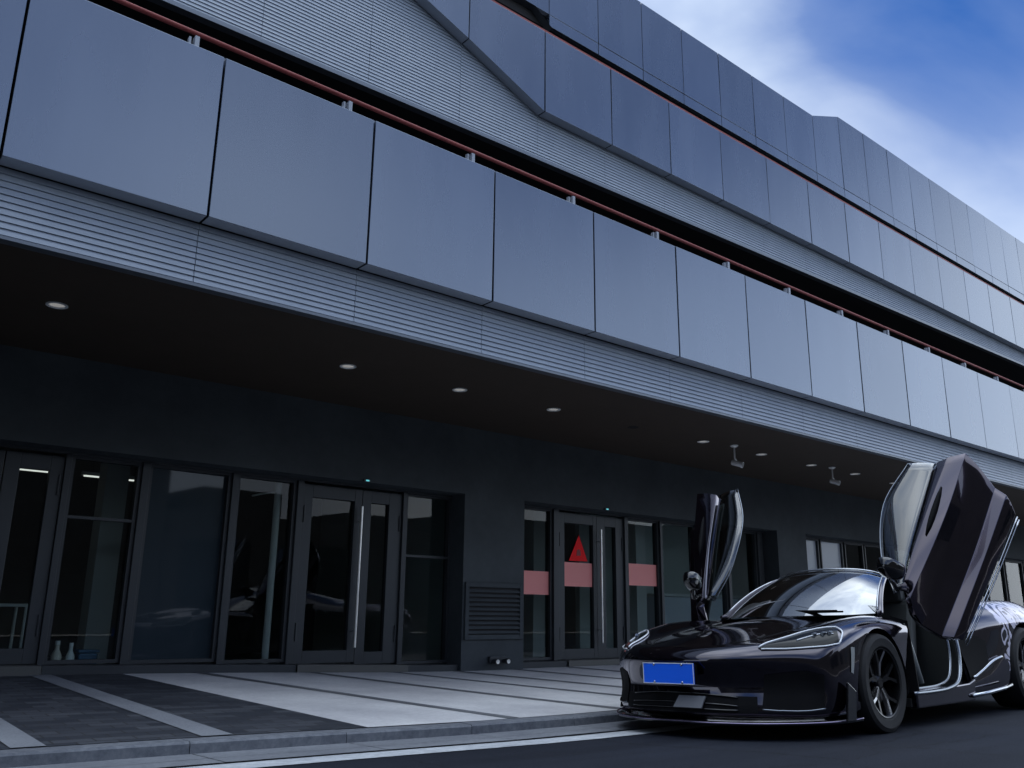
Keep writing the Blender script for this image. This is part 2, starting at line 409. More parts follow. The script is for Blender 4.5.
def leaf(x0, x1, p0, p1, z0, handle=None, film=None, sign=False):
    x0, x1, p0, p1 = sx(x0), sx(x1), sx(p0), sx(p1); zb, zt = z0+.14, sz(2.06)
    b = MB(); y0, y1 = YG-.055, YG+.03
    b.box((x0, y0, z0), (p0, y1, ZT-.03)); b.box((p1, y0, z0), (x1, y1, ZT-.03)); b.box((p0, y0+.001, z0), (p1, y1-.001, zb)); b.box((p0, y0+.001, zt), (p1, y1-.001, ZT-.03))
    d = part(b, 'door', M['frame'], bevel=.004)
    pane(p0-.015, p1+.015, YG-.010, zb-.015, zt+.015, M['glass'], d)
    if handle is not None:
        hx = sx(handle); h = MB(); h.tube([(hx, y0-.075, .36), (hx, y0-.075, 2.03)], .0165, 10)
        for z in (.55, 1.85): h.tube([(hx, y0-.075, z), (hx, y0+.005, z)], .008, 8)
        h.build('handle', M['steel'], d, smooth=True, auto=40)
    for z in (z0+.25, z0+1.6):
        hx = x0+.03 if handle is not None else x1-.03
        h = MB(); h.tube([(hx, y0-.008, z), (hx, y0-.008, z+.2)], .011, 8); h.build('hinge', M['frame'], d, smooth=True, auto=40)
    if film:
        q = MB(); q.box((p0-.003, YG-.024, film[0]), (p1+.003, YG-.020, film[1])); q.build('film_band', M['lit_red_film'], d)
    if sign:
        q = MB(); cx = (p0+p1)/2
        outer = [(p0+.11, 1.54), (p1-.10, 1.545), (cx+.02, 1.93)]
        q.prism(outer, YG-.032, YG-.027); q.build('triangle_sign', M['red'], d)
        q = MB(); q.prism([(cx-.035, 1.62), (cx+.055, 1.625), (cx+.045, 1.70), (cx+.012, 1.72), (cx-.025, 1.70)], YG-.036, YG-.0325); q.build('sign_mark', M['darkred'], d)
    return d
def zs(x): return zw(sx(x))+.085
# opening one
for (a, c) in ((-4.9, -3.4), (-3.3, -1.9), (-1.8, -.3), (-.2, .55)): window(a, c, zs(c))
leaf(.62, 1.50, .74, 1.38, zs(1.0), handle=1.44); leaf(1.51, 2.02, 1.64, 1.90, zs(1.8))
window(2.08, 2.75, zs(2.4), rail=sz(1.62)); window(2.83, 3.71, zs(3.2), 'film'); window(3.78, 4.49, zs(4.1))
leaf(4.57, 5.36, 4.70, 5.26, zs(4.9), handle=5.32); leaf(5.365, 5.93, 5.49, 5.745, zs(5.6))
window(5.99, 6.70, zs(6.3), rail=sz(1.44))
# opening two
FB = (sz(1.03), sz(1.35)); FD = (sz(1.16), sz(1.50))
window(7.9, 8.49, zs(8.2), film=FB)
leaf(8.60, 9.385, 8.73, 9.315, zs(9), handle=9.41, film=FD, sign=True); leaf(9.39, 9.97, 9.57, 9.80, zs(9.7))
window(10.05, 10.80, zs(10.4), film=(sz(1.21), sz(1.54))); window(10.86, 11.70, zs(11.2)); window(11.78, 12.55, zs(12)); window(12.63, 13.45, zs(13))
# opening three, above a low wall
for i, (a, c) in enumerate([(14.98, 15.52), (15.58, 16.40), (16.48, 17.2), (17.26, 18.2), (18.3, 19.4), (19.5, 20.6), (20.7, 21.8), (21.9, 23.), (23.1, 24.2), (24.3, 25.4), (25.5, 26.6), (26.7, 27.8), (27.9, 29.), (29.1, 30.2), (30.3, 31.4), (31.5, 32.6), (32.7, 33.8), (33.9, 35.), (35.1, 36.9)]):
    window(a, c, .98, 'pale_flat' if i < 2 else 'curtain' if i > 8 and i % 3 else 'glass')
# frame posts between units and plinths
b = MB()
for a, c in ((.55, .62), (2.02, 2.08), (2.75, 2.83), (3.71, 3.78), (4.49, 4.57), (5.93, 5.99), (6.70, 6.74), (8.49, 8.60), (9.97, 10.05), (10.80, 10.86), (11.70, 11.78), (12.55, 12.63), (13.45, 13.6)):
    b.box((sx(a)+.002, YG-.09, zw(sx(a))+.07), (sx(c)-.002, YG+.06, ZT-.001))
for a, c in ((-5., 6.88), (7.92, 14.05), (15., 38)): b.box((a+.002, YG-.08, ZT), (c-.002, YG+.08, ZH+.02))
part(b, 'window_post', M['frame'], bevel=.004)
for a, c in ((-4.99, .60), (2.08, 4.64), (6.12, 6.87), (7.93, 8.78), (10.3, 14.04)):
    n = max(2, int((c-a)/.8)+1); b = MB(); rows = []
    for i in range(n+1):
        x = a+(c-a)*i/n; rows.append([(x,YW+.05,-.1),(x,YW+.05,zw(x)+.078),(x,YG+.08,zw(x)+.078)])
    b.grid(rows); part(b, 'plinth', M['frame'])
for a, c in ((.61, 2.07), (4.65, 6.11), (8.79, 10.29)):
    b = MB(); b.grid([[(x,YW+.03,-.1),(x,YW+.03,zw(x)+.082),(x,YG+.08,zw(x)+.082)] for x in (a, (a+c)/2, c)]); part(b, 'threshold', M['frame_light'])

# --- cladding
def slat_bay(x0, x1, y, z0, z1, pitch=.05, zslope=0.):
    b = MB(); n = int(round((z1-z0)/pitch)); p = (z1-z0)/n
    for i in range(n):
        z = z0+i*p; q0, q1 = z+zslope*x0, z+zslope*x1
        h = p*.945
        b.add([(x0,y,q0),(x1,y,q1),(x1,y+.012,q1+h),(x0,y+.012,q0+h),(x0,y+.05,q0),(x1,y+.05,q1),(x1,y+.05,q1+h),(x0,y+.05,q0+h)],
              [(0,1,2,3),(3,2,6,7),(1,0,4,5),(0,3,7,4),(1,5,6,2)])
    return part(b, 'slat_panel', M['slat'])
PW = 1.405; GAP = .009
k = -4
xs_low = []
while 2.1+PW*k < BX1: xs_low.append(2.1+PW*k); k += 1
def panel(x0, x1, zb0, zb1, zt0, zt1, y, th, mat):
    """flat cassette standing a hair off true, so neighbours reflect a little differently"""
    b = MB(); x0 += GAP; x1 -= GAP
    b.prism([(x0, zb0), (x1, zb1), (x1, zt1), (x0, zt0)], y, y+th); b.mi[-4] = 1
    o = part(b, 'cladding_panel', [mat, M['return']], bevel=.004)
    c = V(((x0+x1)/2, y, (zb0+zt0)/2)); e = Euler((random.uniform(-.004, .004), 0, random.uniform(-.004, .004))).to_matrix().to_4x4()
    o.data.transform(Matrix.Translation(c) @ e @ Matrix.Translation(-c))
    return o
for i in range(len(xs_low)-1):
    a, c = xs_low[i], xs_low[i+1]
    panel(a, c, 3.70, 3.70, 5.10, 5.10, 6.2, .157, M['panel'])
    slat_bay(a+.003, c-.003, 6.36, 3.21, 3.698)
b = MB(); b.box((BX0, 6.345, 3.175), (BX1, 6.44, 3.199)); b.box((BX0, 6.3505, 5.105), (BX1, 6.40, 5.20)); part(b, 'edge_trim', M['trim'])
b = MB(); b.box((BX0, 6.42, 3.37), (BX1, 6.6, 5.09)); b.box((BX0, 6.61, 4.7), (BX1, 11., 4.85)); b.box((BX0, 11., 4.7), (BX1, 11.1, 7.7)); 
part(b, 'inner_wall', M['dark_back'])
r = MB(); r.tube([(BX0, 6.33, 5.30), (BX1, 6.33, 5.30)], .021, 10); rail = part(r, 'guard_rail', M['rail'], smooth=True, auto=50)
for i in range(len(xs_low)-1):
    bx = xs_low[i]-.22; q = MB(); q.box((bx, 6.30, 5.10), (bx+.035, 6.36, 5.262)); q.box((bx-.04, 6.325, 5.10), (bx-.022, 6.36, 5.25))
    q.build('bracket', M['return'], rail)
# upper storey
def zu(x): return 7.315+.018*(x-2.5)
PU = 1.462; xs_up = [7.75+PU*k for k in range(-6, 26) if 7.75+PU*k < BX1]
def zb_up(x):
    if x >= 7.75: return 8.10
    if x >= 6.29: return 8.10+(7.75-x)*.385
    return 8.662+(6.29-x)*.36
for i in range(len(xs_up)-1):
    a, c = xs_up[i], xs_up[i+1]
    za, zc = zb_up(a), zb_up(c)
    if zc > 9.45: pass
    elif za > 9.5:
        b = MB(); xx = a+(c-a)*(za-9.5)/(za-zc); b.prism([(xx, 9.49), (c-GAP, zc), (c-GAP, 9.5)], 8.6, 8.73); part(b, 'cladding_panel', M['panel'])
    else: panel(a, c, za, zc, 9.5, 9.5, 8.6, .167, M['panel'])
    lo = zu(0)
    slat_bay(a+.003, c-.003, 8.77, lo, min(9.48, max(za, zc)+.15) if a < 7.7 else 8.12 if zu(c) < 8.1 else 8.2, .05, .018 if a > 7 else .018)
b = MB()
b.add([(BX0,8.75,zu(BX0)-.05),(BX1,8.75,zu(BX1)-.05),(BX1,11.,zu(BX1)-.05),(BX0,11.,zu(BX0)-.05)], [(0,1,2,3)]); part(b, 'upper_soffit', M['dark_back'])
b = MB(); x = BX0
b.add([(BX0,8.748,zu(BX0)-.055),(BX1,8.748,zu(BX1)-.055),(BX1,8.748,zu(BX1)+.0),(BX0,8.748,zu(BX0)+.0),(BX0,8.86,zu(BX0)-.055),(BX1,8.86,zu(BX1)-.055)], [(0,1,2,3),(0,4,5,1)]); part(b, 'edge_trim', M['trim'], fix=False)
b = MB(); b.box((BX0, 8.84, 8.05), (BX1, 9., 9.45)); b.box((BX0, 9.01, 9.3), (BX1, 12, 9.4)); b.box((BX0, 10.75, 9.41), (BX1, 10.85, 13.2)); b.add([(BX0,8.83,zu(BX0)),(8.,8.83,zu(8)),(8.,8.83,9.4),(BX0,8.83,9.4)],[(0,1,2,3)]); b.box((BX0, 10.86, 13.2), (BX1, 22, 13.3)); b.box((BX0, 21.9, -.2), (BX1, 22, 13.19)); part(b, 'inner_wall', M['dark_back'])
b = MB(); b.box((BX0, 8.62, 9.502), (BX1, 8.7, 9.55)); part(b, 'edge_trim', M['rail'])
for x in (BX0, BX1-.12):
    b = MB(); b.prism([(x, -.2), (x+.12, -.2), (x+.12, 3.2), (x, 3.2)], 9.57, 21.89); b.prism([(x, 3.38), (x+.12, 3.38), (x+.12, 4.69), (x, 4.69)], 6.61, 21.89); b.prism([(x, 7.75), (x+.12, 7.75), (x+.12, 9.29), (x, 9.29)], 9.02, 21.89); b.prism([(x, 9.42), (x+.12, 9.42), (x+.12, 13.18), (x, 13.18)], 10.87, 21.89); part(b, 'end_wall', M['panel_top'])
# top band
PT = 1.335; xs_top = [10.9+PT*k for k in range(-12, 26) if 10.9+PT*k < BX1+1]
def zroof(x):
    if x < 19.0: return 13.52
    if x < 20.3: return 13.52+(x-19.)*(.53/1.3)
    return 14.05
for i in range(len(xs_top)-1):
    a, c = xs_top[i], xs_top[i+1]
    if a < 20.3 and c > 20.3: pass
    if c > 9.6: 
        p = MB(); p.prism([(a+GAP, 11.60), (c-GAP, 11.60), (c-GAP, 11.845), (a+GAP, 11.845)], 10.5, 10.6); part(p, 'cladding_panel', M['panel_top'], bevel=.005)
    panel(a, c, 11.86, 11.86, zroof(a+.01), zroof(c-.01), 10.5, .1, M['panel_top'])
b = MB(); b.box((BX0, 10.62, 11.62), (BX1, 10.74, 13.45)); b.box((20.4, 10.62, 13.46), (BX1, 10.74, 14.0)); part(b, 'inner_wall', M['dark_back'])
b = MB(); b.add([(9.2,10.47,11.83),(9.62,10.47,11.55),(9.62,10.7,11.55),(9.2,10.7,11.83),(BX0,10.47,11.83),(BX0,10.7,11.83)],[(0,1,2,3),(4,0,3,5)]); part(b, 'edge_trim', M['trim'], fix=False)

# --- fittings on the canopy and wall
def downlight(x, y, label, dark=False):
    b = MB(); r0 = .085
    b.lathe([(r0*.72, .0), (r0, -.004), (r0, -.012), (r0*.74, -.010), (r0*.62, .02)] if not dark else [(r0*.8, 0), (r0*.9, -.004), (r0*.7, -.005), (r0*.6, .02)], 24)
    t = empty('downlight', (x, y, zsoff-.001)); tag(t, label, 'ceiling light', 'downlights in the canopy')
    b.build('trim_ring', M['white'] if not dark else M['dark_back'], t, smooth=True, auto=40)
    l = MB(); l.lathe([(r0*.70, -.003), (.001, -.0025)], 24); l.build('lens', M['lens'] if not dark else M['dark_back'], t)
lab = ['round white downlight at far left of the canopy, over the dark pavers', 'round white downlight above the tall steel door handles of the left doors', 'round white downlight above the narrow window left of the louvre vent', 'round white downlight above the wall vent beside the red banded doors',
       'dark unlit downlight without a white ring in the canopy', 'small white downlight just left of the larger security camera', 'small white downlight just right of the larger security camera', 'small white downlight just left of the farther security camera',
       'small white downlight just right of the farther security camera', 'farthest downlight, half hidden by the raised door window']
for (x, y), l in zip([(1.43, 7.6), (4.15, 7.6), (5.57, 7.6), (7.0, 7.6), (8.5, 7.66), (9.95, 7.63), (11.42, 7.66), (12.85, 7.68), (14.2, 7.66), (15.7, 7.72)], lab): downlight(x, y, l, 'dark' in l and 'unlit' in l)

def cctv(x, y, yaw, s, label):
    t = empty('security_camera', (x, y, zsoff)); tag(t, label, 'security camera', 'cameras hanging from the canopy')
    b = MB(); b.lathe([(.001, -.001), (.05*s, -.001), (.05*s, -.012), (.03*s, -.03), (.001, -.03)], 16); b.build('ceiling_plate', M['white'], t, smooth=True, auto=40)
    b = MB(); b.tube([(0, 0, -.02), (0, 0, -.16*s), (.02*s, -.01, -.19*s)], .011*s, 8); b.build('stem', M['white'], t, smooth=True)
    b = MB(); b.lathe([(.001, -.095), (.034, -.095), (.045, -.08), (.045, .07), (.052, .072), (.052, .10), (.043, .10), (.043, .075), (.001, .074)], 18, axis='X')
    h = b.build('camera_body', M['white'], t, smooth=True, auto=40); h.location = (.03*s, -.01, -.225*s); h.scale = (.74*s, .74*s, .74*s); h.rotation_euler = (0, R(18), yaw)
    b = MB(); b.lathe([(.041, .076), (.02, .080), (.001, .082)], 14, axis='X'); l = b.build('lens', M['gloss'], h, smooth=True)
cctv(10.53, 7.52, R(-68), 1.2, 'white bullet security camera hanging nearest in the middle of canopy')
cctv(13.31, 7.58, R(-80), 1.1, 'white security camera hanging farther right, turned away from the street')

v = empty('wall_vent', (7.40, YW, .8)); tag(v, 'square dark louvre vent set in the wall between the two entrances', 'vent')
b = MB(); w, h = .49, .36
for a, c in (((-w, -.03, -h), (-w+.06, 0, h)), ((w-.06, -.03, -h), (w, 0, h)), ((-w+.06, -.029, -h), (w-.06, -.0005, -h+.06)), ((-w+.06, -.029, h-.06), (w-.06, -.0005, h))): b.box(a, c)
b.build('frame', M['wall'], v, bevel=.004)
b = MB(); b.box((-w+.061, -.003, -h+.061), (w-.061, -.001, h-.061)); b.build('backing', M['dark_back'], v)
b = MB()
for i in range(10):
    z = -h+.075+i*.058
    b.add([(-w+.061,-.028,z),(w-.061,-.028,z),(w-.061,-.004,z+.022),(-w+.061,-.004,z+.022),(-w+.061,-.028,z+.014),(w-.061,-.028,z+.014),(w-.061,-.004,z+.034),(-w+.061,-.004,z+.034)],[(0,1,5,4),(4,5,6,7),(0,3,2,1)])
b.build('louvre', M['wall'], v)

t = empty('wall_spotlight', (7.45, YW, .17)); tag(t, 'small dark twin fitting low on the wall below the louvre vent', 'spotlight')
b = MB(); b.box((-.14, -.05, -.02), (.14, 0, .06)); b.build('mounting_box', M['frame'], t, bevel=.01)
for sx_ in (-.09, .09):
    b = MB(); b.lathe([(.001, .03), (.03, .03), (.038, -.07), (.034, -.075), (.001, -.068)], 16, centre=(sx_, -.08, 0), axis='Y'); b.build('lamp_head', M['frame'], t, smooth=True, auto=40)
    b = MB(); b.lathe([(.033, -.071), (.001, -.069)], 16, centre=(sx_, -.083, 0), axis='Y'); b.build('lens', M['steel'], t)
for x, l in ((5.37, 'tiny glowing blue sensor over the left entrance doors'), (9.55, 'tiny glowing sensor over the doors with the red triangle')):
    b = MB(); b.box((x-.05, YW-.03, ZH+.0), (x+.05, YW-.001, ZH+.03)); o = b.build('door_sensor', M['frame'], bevel=.005); tag(o, l, 'sensor')
    b = MB(); b.box((x-.02, YW-.034, ZH+.006), (x+.025, YW-.0305, ZH+.024)); b.build('indicator', M['led_cyan'], o)

# --- things inside, behind the glass
def bottle(x, y, hgt, r, mat, label):
    b = MB(); b.lathe([(.001, 0), (r, 0), (r, hgt*.62), (r*.45, hgt*.78), (r*.42, hgt*.9)], 16, centre=(x, y, zin))
    o = b.build('bottle', mat, smooth=True, auto=40); tag(o, label, 'bottle', 'bottles on the floor inside the window')
    c = MB(); c.lathe([(r*.46, hgt*.9), (r*.46, hgt), (.001, hgt)], 12, centre=(x, y, zin)); c.build('cap', M['white'], o, smooth=True, auto=40)
zin = .1
M['cream'] = pm('cream_plastic', (.62, .56, .47), .4); M['whitep'] = pm('white_plastic', (.70, .72, .70), .4); M['bluep'] = pm('blue_plastic', (.06, .14, .24), .4)
bottle(2.29, 9.70, .36, .050, M['cream'], 'beige bottle on the floor behind the leftmost window, at its left edge')
bottle(2.42, 9.71, .34, .042, M['whitep'], 'white bottle on the floor between the beige bottle and blue box')
b = MB(); b.box((2.50, 9.70, zin), (2.68, 9.88, .34)); o = b.build('storage_box', M['bluep'], bevel=.02); tag(o, 'small blue box on the floor right of the bottles behind the window', 'box')
c = MB(); c.box((2.49, 9.69, .342), (2.69, 9.89, .37)); c.build('lid', M['bluep'], o, bevel=.008)
t = empty('display_table', (1.72, 10.1, zin)); tag(t, 'small white framed table inside behind the far left door', 'table')
b = MB(); b.box((-.3, -.25, .68), (.3, .25, .71)); b.build('tabletop', M['whitep'], t, bevel=.005)
for q in ((-.28, -.23), (.28, -.23), (-.28, .23), (.28, .23)): b = MB(); b.tube([(q[0], q[1], 0), (q[0], q[1], .68)], .015, 8); b.build('leg', M['whitep'], t)
for (x0, x1, l) in ((1.4, 2.25, 'long pale strip lamp hanging inside behind the far left door'), (2.55, 3.4, 'long pale strip lamp hanging inside behind the leftmost window')):
    o = empty('strip_lamp', (x0, 10.8, 2.26)); tag(o, l, 'lamp', 'strip lamps inside the left entrance')
    b = MB(); b.box((0, -.03, 0), (x1-x0, .03, .04)); b.build('lamp_body', M['white'], o, bevel=.006)
    b = MB(); b.box((.03, -.025, -.012), (x1-x0-.03, .025, -.001)); b.build('diffuser', pm('strip_glow', (.7, .7, .68), .5, emit=(1, .97, .9), emit_s=.8), o)
    for xx in (.12, x1-x0-.12): b = MB(); b.tube([(xx, 0, .04), (xx, 0, .68)], .006, 6); b.build('cable', M['frame'], o)

# ------------------------------------------------------------------ across the street (seen in reflections)
o = empty('opposite_building', (10, -16, 0)); tag(o, 'low dark block across the road, seen in the glass', 'building')
b = MB(); b.box((4.1, -8, -.5), (70, 0, 4.7)); b.build('wall', M['opp'], o)
b = MB(); b.box((-50, -9, -.5), (4.09, .3, 9)); b.build('added_dark_block', M['opp'], o)  # taller block added so the raised door mirrors something dark
rh = random.Random(3)
for i in range(9):
    b = MB(); x = 5.5+i*6.6+rh.uniform(0, 1.5); b.box((x, -6, 4.702), (x+rh.uniform(2.2, 5.), -.4, 4.7+rh.uniform(.5, 2.2))); b.build('added_roof_block', M['opp'], o)  # added to break up the bright sky mirrored in the panes
for i in range(11):
    b = MB(); x = 5+i*5.2; b.box((x, .002, .9), (x+3.0, .05, 3.6)); b.build('window', M['opp_glass'], o)
o = empty('unseen_dark_block', (-38, -14, 0)); tag(o, 'unseen dark block, added to be mirrored in the car front', 'building')  # block added to darken the reflections in the car's front
b = MB(); b.box((-14, -22, -.5), (8, 19, 17)); b.build('wall', M['opp'], o)
for i in range(5):
    for j in range(4):
        b = MB(); b.box((8.002, -20+i*7.6, 1.2+j*4), (8.05, -15.5+i*7.6, 3.6+j*4)); b.build('window', M['opp_glass'], o)
b = MB(); b.grid([[(-120, -15.9, -.18), (200, -15.9, -.18)], [(-120, -13.9, -.18), (200, -13.9, -.18)]]); kind(b.build('far_pavement', M['light_pave']), 'structure')

t = empty('steel_pole', (4.60, 9.98, .1)); tag(t, 'pale vertical pole with a short arm inside, left of the steel handled doors', 'pole')
b = MB(); b.tube([(0, 0, 0), (0, 0, 2.35)], .042, 14); b.lathe([(.09, 0), (.09, .015), (.045, .02)], 16); b.build('shaft', M['room_pale'], t, smooth=True, auto=40); t.children[0].data.materials[0] = M['white']
b = MB(); b.tube([(0, 0, 2.08), (-.2, -.02, 2.04), (-.34, -.03, 2.0)], .012, 8); b.build('arm', M['steel'], t, smooth=True)
t = empty('reception_counter', (12.7, 10.16, .1)); tag(t, 'long pale counter inside behind the red banded panes', 'counter')
b = MB(); b.box((-1., -.22, 0), (1.9, .3, .98)); b.build('front', M['pale_flat'], t, bevel=.01)
b = MB(); b.box((-1.05, -.26, .982), (1.95, .34, 1.03)); b.build('top', M['room_pale'], t, bevel=.008)

# ------------------------------------------------------------------ the car (local axes: x forward, y left, z up)
car = empty('sports_car'); tag(car, 'black low sports car with both doors swung up and blank blue number plate', 'car')
TH, RL = 3.18098448, .0345867
R1 = Matrix.Rotation(TH, 4, 'Z'); R2 = Matrix.Rotation(RL, 4, 'X')
piv = V((0, .95, 0))
car.matrix_world = Matrix.Translation(V((6.13287, 4.19407, 0))) @ R1 @ Matrix.Translation(piv) @ R2 @ Matrix.Translation(-piv)
car.matrix_world = Matrix(car.matrix_world)

def loft(stations, cap_front=False, cap_rear=False):
    """half rings (top centre .. side .. bottom centre) mirrored to a full body shell"""
    n = len(stations[0]); vs = []; fs = []
    idx = {}
    for i, st in enumerate(stations):
        for j, p in enumerate(st):
            for s in (1, -1):
                if abs(p[1]) < 1e-6 and s == -1: idx[(i, j, -1)] = idx[(i, j, 1)]; continue
                idx[(i, j, s)] = len(vs); vs.append((p[0], p[1]*s, p[2]))
    for i in range(len(stations)-1):
        for j in range(n-1):
            for s in (1, -1):
                f = [idx[(i, j, s)], idx[(i, j+1, s)], idx[(i+1, j+1, s)], idx[(i+1, j, s)]]
                fs.append(tuple(f if s == 1 else f[::-1]))
    for flag, i in ((cap_front, 0), (cap_rear, len(stations)-1)):
        if flag:
            h = n//2
            for j in range(h):
                for s in (1, -1):
                    f = [idx[(i, j, s)], idx[(i, j+1, s)], idx[(i, n-2-j, s)], idx[(i, n-1-j, s)]]
                    f = list(dict.fromkeys(f))
                    if len(f) >= 3: fs.append(tuple(f))
    b = MB(); b.add(vs, fs); return b

FS = [
 [(1.115,0,.36),(1.095,.28,.36),(.98,.55,.36),(.84,.72,.36),(.75,.80,.355),(.70,.850,.335),(.75,.80,.315),(.84,.72,.31),(.98,.55,.31),(1.095,.28,.31),(1.115,0,.31)],
 [(1.180,0,.472),(1.16,.28,.472),(1.035,.55,.482),(.86,.74,.495),(.77,.84,.49),(.68,.90,.35),(.70,.885,.20),(.82,.80,.17),(1.04,.55,.17),(1.15,.28,.17),(1.17,0,.17)],
 [(1.205,0,.512),(1.18,.28,.516),(1.045,.55,.530),(.84,.745,.545),(.69,.885,.55),(.60,.93,.38),(.625,.91,.17),(.76,.84,.135),(1.0,.55,.135),(1.12,.28,.135),(1.14,0,.135)],
 [(1.130,0,.582),(1.105,.28,.586),(.972,.55,.600),(.775,.748,.612),(.645,.895,.590),(.57,.935,.39),(.585,.915,.17),(.68,.87,.13),(.93,.55,.13),(1.03,.28,.13),(1.04,0,.13)],
 [(1.02,0,.607),(.99,.28,.605),(.87,.55,.616),(.69,.75,.638),(.57,.922,.625),(.52,.953,.42),(.53,.925,.17),(.58,.90,.13),(.85,.55,.13),(.95,.28,.13),(.95,0,.13)],
 [(.80,0,.670),(.76,.28,.655),(.64,.55,.652),(.48,.765,.715),(.39,.945,.690),(.37,.968,.47),(.37,.94,.18),(.37,.92,.13),(.5,.55,.13),(.5,.28,.13),(.5,0,.13)],
 [(.45,0,.745),(.40,.28,.725),(.30,.55,.700),(.20,.775,.790),(.18,.955,.735),(.18,.962,.50),(.18,.945,.2),(.18,.93,.13),(.18,.55,.13),(.18,.28,.13),(.18,0,.13)],
 [(.05,0,.790),(.0,.28,.770),(-.05,.55,.735),(-.08,.775,.822),(-.08,.960,.760),(-.08,.950,.50),(-.08,.945,.2),(-.08,.93,.13),(-.08,.55,.13),(-.08,.28,.13),(-.08,0,.13)],
 [(-.25,0,.812),(-.28,.28,.800),(-.31,.55,.770),(-.33,.775,.820),(-.33,.950,.750),(-.33,.935,.50),(-.32,.93,.2),(-.32,.89,.13),(-.33,.55,.13),(-.33,.28,.13),(-.33,0,.13)],
 [(-.46,0,.822),(-.48,.28,.815),(-.53,.55,.795),(-.58,.76,.800),(-.58,.920,.735),(-.50,.905,.50),(-.45,.90,.2),(-.45,.87,.13),(-.53,.55,.13),(-.53,.28,.13),(-.53,0,.13)],
]
RS = [
 [(-1.75,0,1.21),(-1.72,.35,1.17),(-1.70,.55,1.06),(-1.66,.74,.90),(-1.62,.85,.72),(-1.60,.88,.50),(-1.55,.93,.25),(-1.55,.92,.13),(-1.55,.5,.13),(-1.55,0,.13),(-1.55,0,.13)],
]
def rst(x, t0, t1, t2, t3, s1, s2, s3):
    return [(x,0,t0),(x,.33,t1),(x,t2[0],t2[1]),(x,t3[0],t3[1]),(x,s1[0],s1[1]),(x,s2[0],s2[1]),(x,s3[0],s3[1]),(x,s3[0]-.04,.13),(x,.55,.13),(x,.28,.13),(x,0,.13)]
RS = [rst(-1.62, 1.215, 1.17, (.52, 1.06), (.73, .90), (.83, .72), (.86, .5), (.93, .25)),
 rst(-2.08, 1.15, 1.10, (.56, .99), (.78, .91), (.915, .78), (.935, .5), (.95, .25)),
 rst(-2.43, 1.08, 1.04, (.60, .95), (.81, .945), (.97, .80), (.985, .52), (.965, .25)),
 rst(-2.83, 1.01, .985, (.62, .94), (.83, .985), (1.0, .83), (1.012, .55), (.97, .25)),
 rst(-3.18, .96, .95, (.62, .935), (.83, .985), (.995, .83), (1.005, .55), (.965, .25)),
 rst(-3.53, .92, .915, (.62, .92), (.78, .935), (.92, .80), (.95, .55), (.93, .3)),
 rst(-3.73, .89, .89, (.60, .89), (.74, .88), (.86, .76), (.88, .55), (.86, .35)),
 [(-3.76,0,.60),(-3.76,.33,.60),(-3.75,.6,.60),(-3.74,.74,.60),(-3.73,.84,.58),(-3.73,.85,.55),(-3.73,.84,.52),(-3.73,.74,.5),(-3.75,.55,.5),(-3.76,.28,.5),(-3.76,0,.5)]]

def tighten(stations):
    """one more column just under the shoulder, so the flank stays upright below it"""
    out = []
    for st in stations:
        a, c = V(st[4]), V(st[5]); m = a.lerp(c, .28); m.y = max(a.y, c.y)*.35+max(a.y, m.y)*.65
        out.append(st[:5]+[tuple(m)]+st[5:])
    return out
FS = FS[:1]+FS[1:]; FS = tighten(FS); RS = tighten(RS)
def cutter(cx, cz, r):
    b = MB(); b.lathe([(.001, .62), (r, .62), (r, 1.2), (.001, 1.2)], 48, centre=(cx, 0, cz), axis='Y')
    b.lathe([(.001, -1.2), (r, -1.2), (r, -.62), (.001, -.62)], 48, centre=(cx, 0, cz), axis='Y')
    return b.build('cut', M['satin'])
def body(name, mb, mats, cut, sub=2, cut_mat=True):
    o = mb.build(name, mats, None, smooth=True, sub=sub)
    md = o.modifiers.new('shell', 'SOLIDIFY'); md.thickness = .02; md.offset = -1
    c = cutter(*cut); md = o.modifiers.new('arch', 'BOOLEAN'); md.object = c; md.operation = 'DIFFERENCE'; md.solver = 'EXACT'
    dg = bpy.context.evaluated_depsgraph_get(); me = bpy.data.meshes.new_from_object(o.evaluated_get(dg))
    o.modifiers.clear(); o.data = me; me.name = name
    for p in me.polygons: p.use_smooth = True
    me.set_sharp_from_angle(angle=R(38))
    bpy.data.objects.remove(c); o.parent = car; return o
front = body('front_body', loft(FS, cap_front=True), [M['paint'], M['satin']], (0, .335, .372))
rear = body('rear_body', loft(RS, cap_rear=True), [M['wrap'], M['satin']], (-2.80, .355, .395))
# smooth skins for laying lamps and trim on
def bvh_of(mb):
    o = mb.build('tmp', M['satin'], None, smooth=True, sub=3)
    dg = bpy.context.evaluated_depsgraph_get(); me = bpy.data.meshes.new_from_object(o.evaluated_get(dg))
    bm = bmesh.new(); bm.from_mesh(me); bmesh.ops.recalc_face_normals(bm, faces=bm.faces); t = BVHTree.FromBMesh(bm); bm.free()
    bpy.data.objects.remove(o); return t
BF, BR = bvh_of(loft(FS, cap_front=True)), bvh_of(loft(RS, cap_rear=True))
def onto(t, p, off):
    co, no, i, d = t.find_nearest(V(p))
    if no.dot(V(p)-V((p[0]*.6-.2, 0, .35))) < 0: no = -no
    return co + no*off
def lay(t, up, lo, off, nu=24, nv=6, bulge=0.):
    """patch between two rails laid on the body skin"""
    U = catmull(up, nu); L = catmull(lo, nu)
    if len(U) != len(L): raise ValueError
    rows = []
    for j in range(nv+1):
        s = j/nv; rows.append([onto(t, a.lerp(c, s), off+bulge*4*s*(1-s)) for a, c in zip(U, L)])
    b = MB(); b.grid(rows); return b
def lay_line(t, pts, off, r, n=8, ns=10, rs=None):
    P = [onto(t, p, off) for p in catmull(pts, ns)]
    b = MB(); b.tube(P, r, n); return b
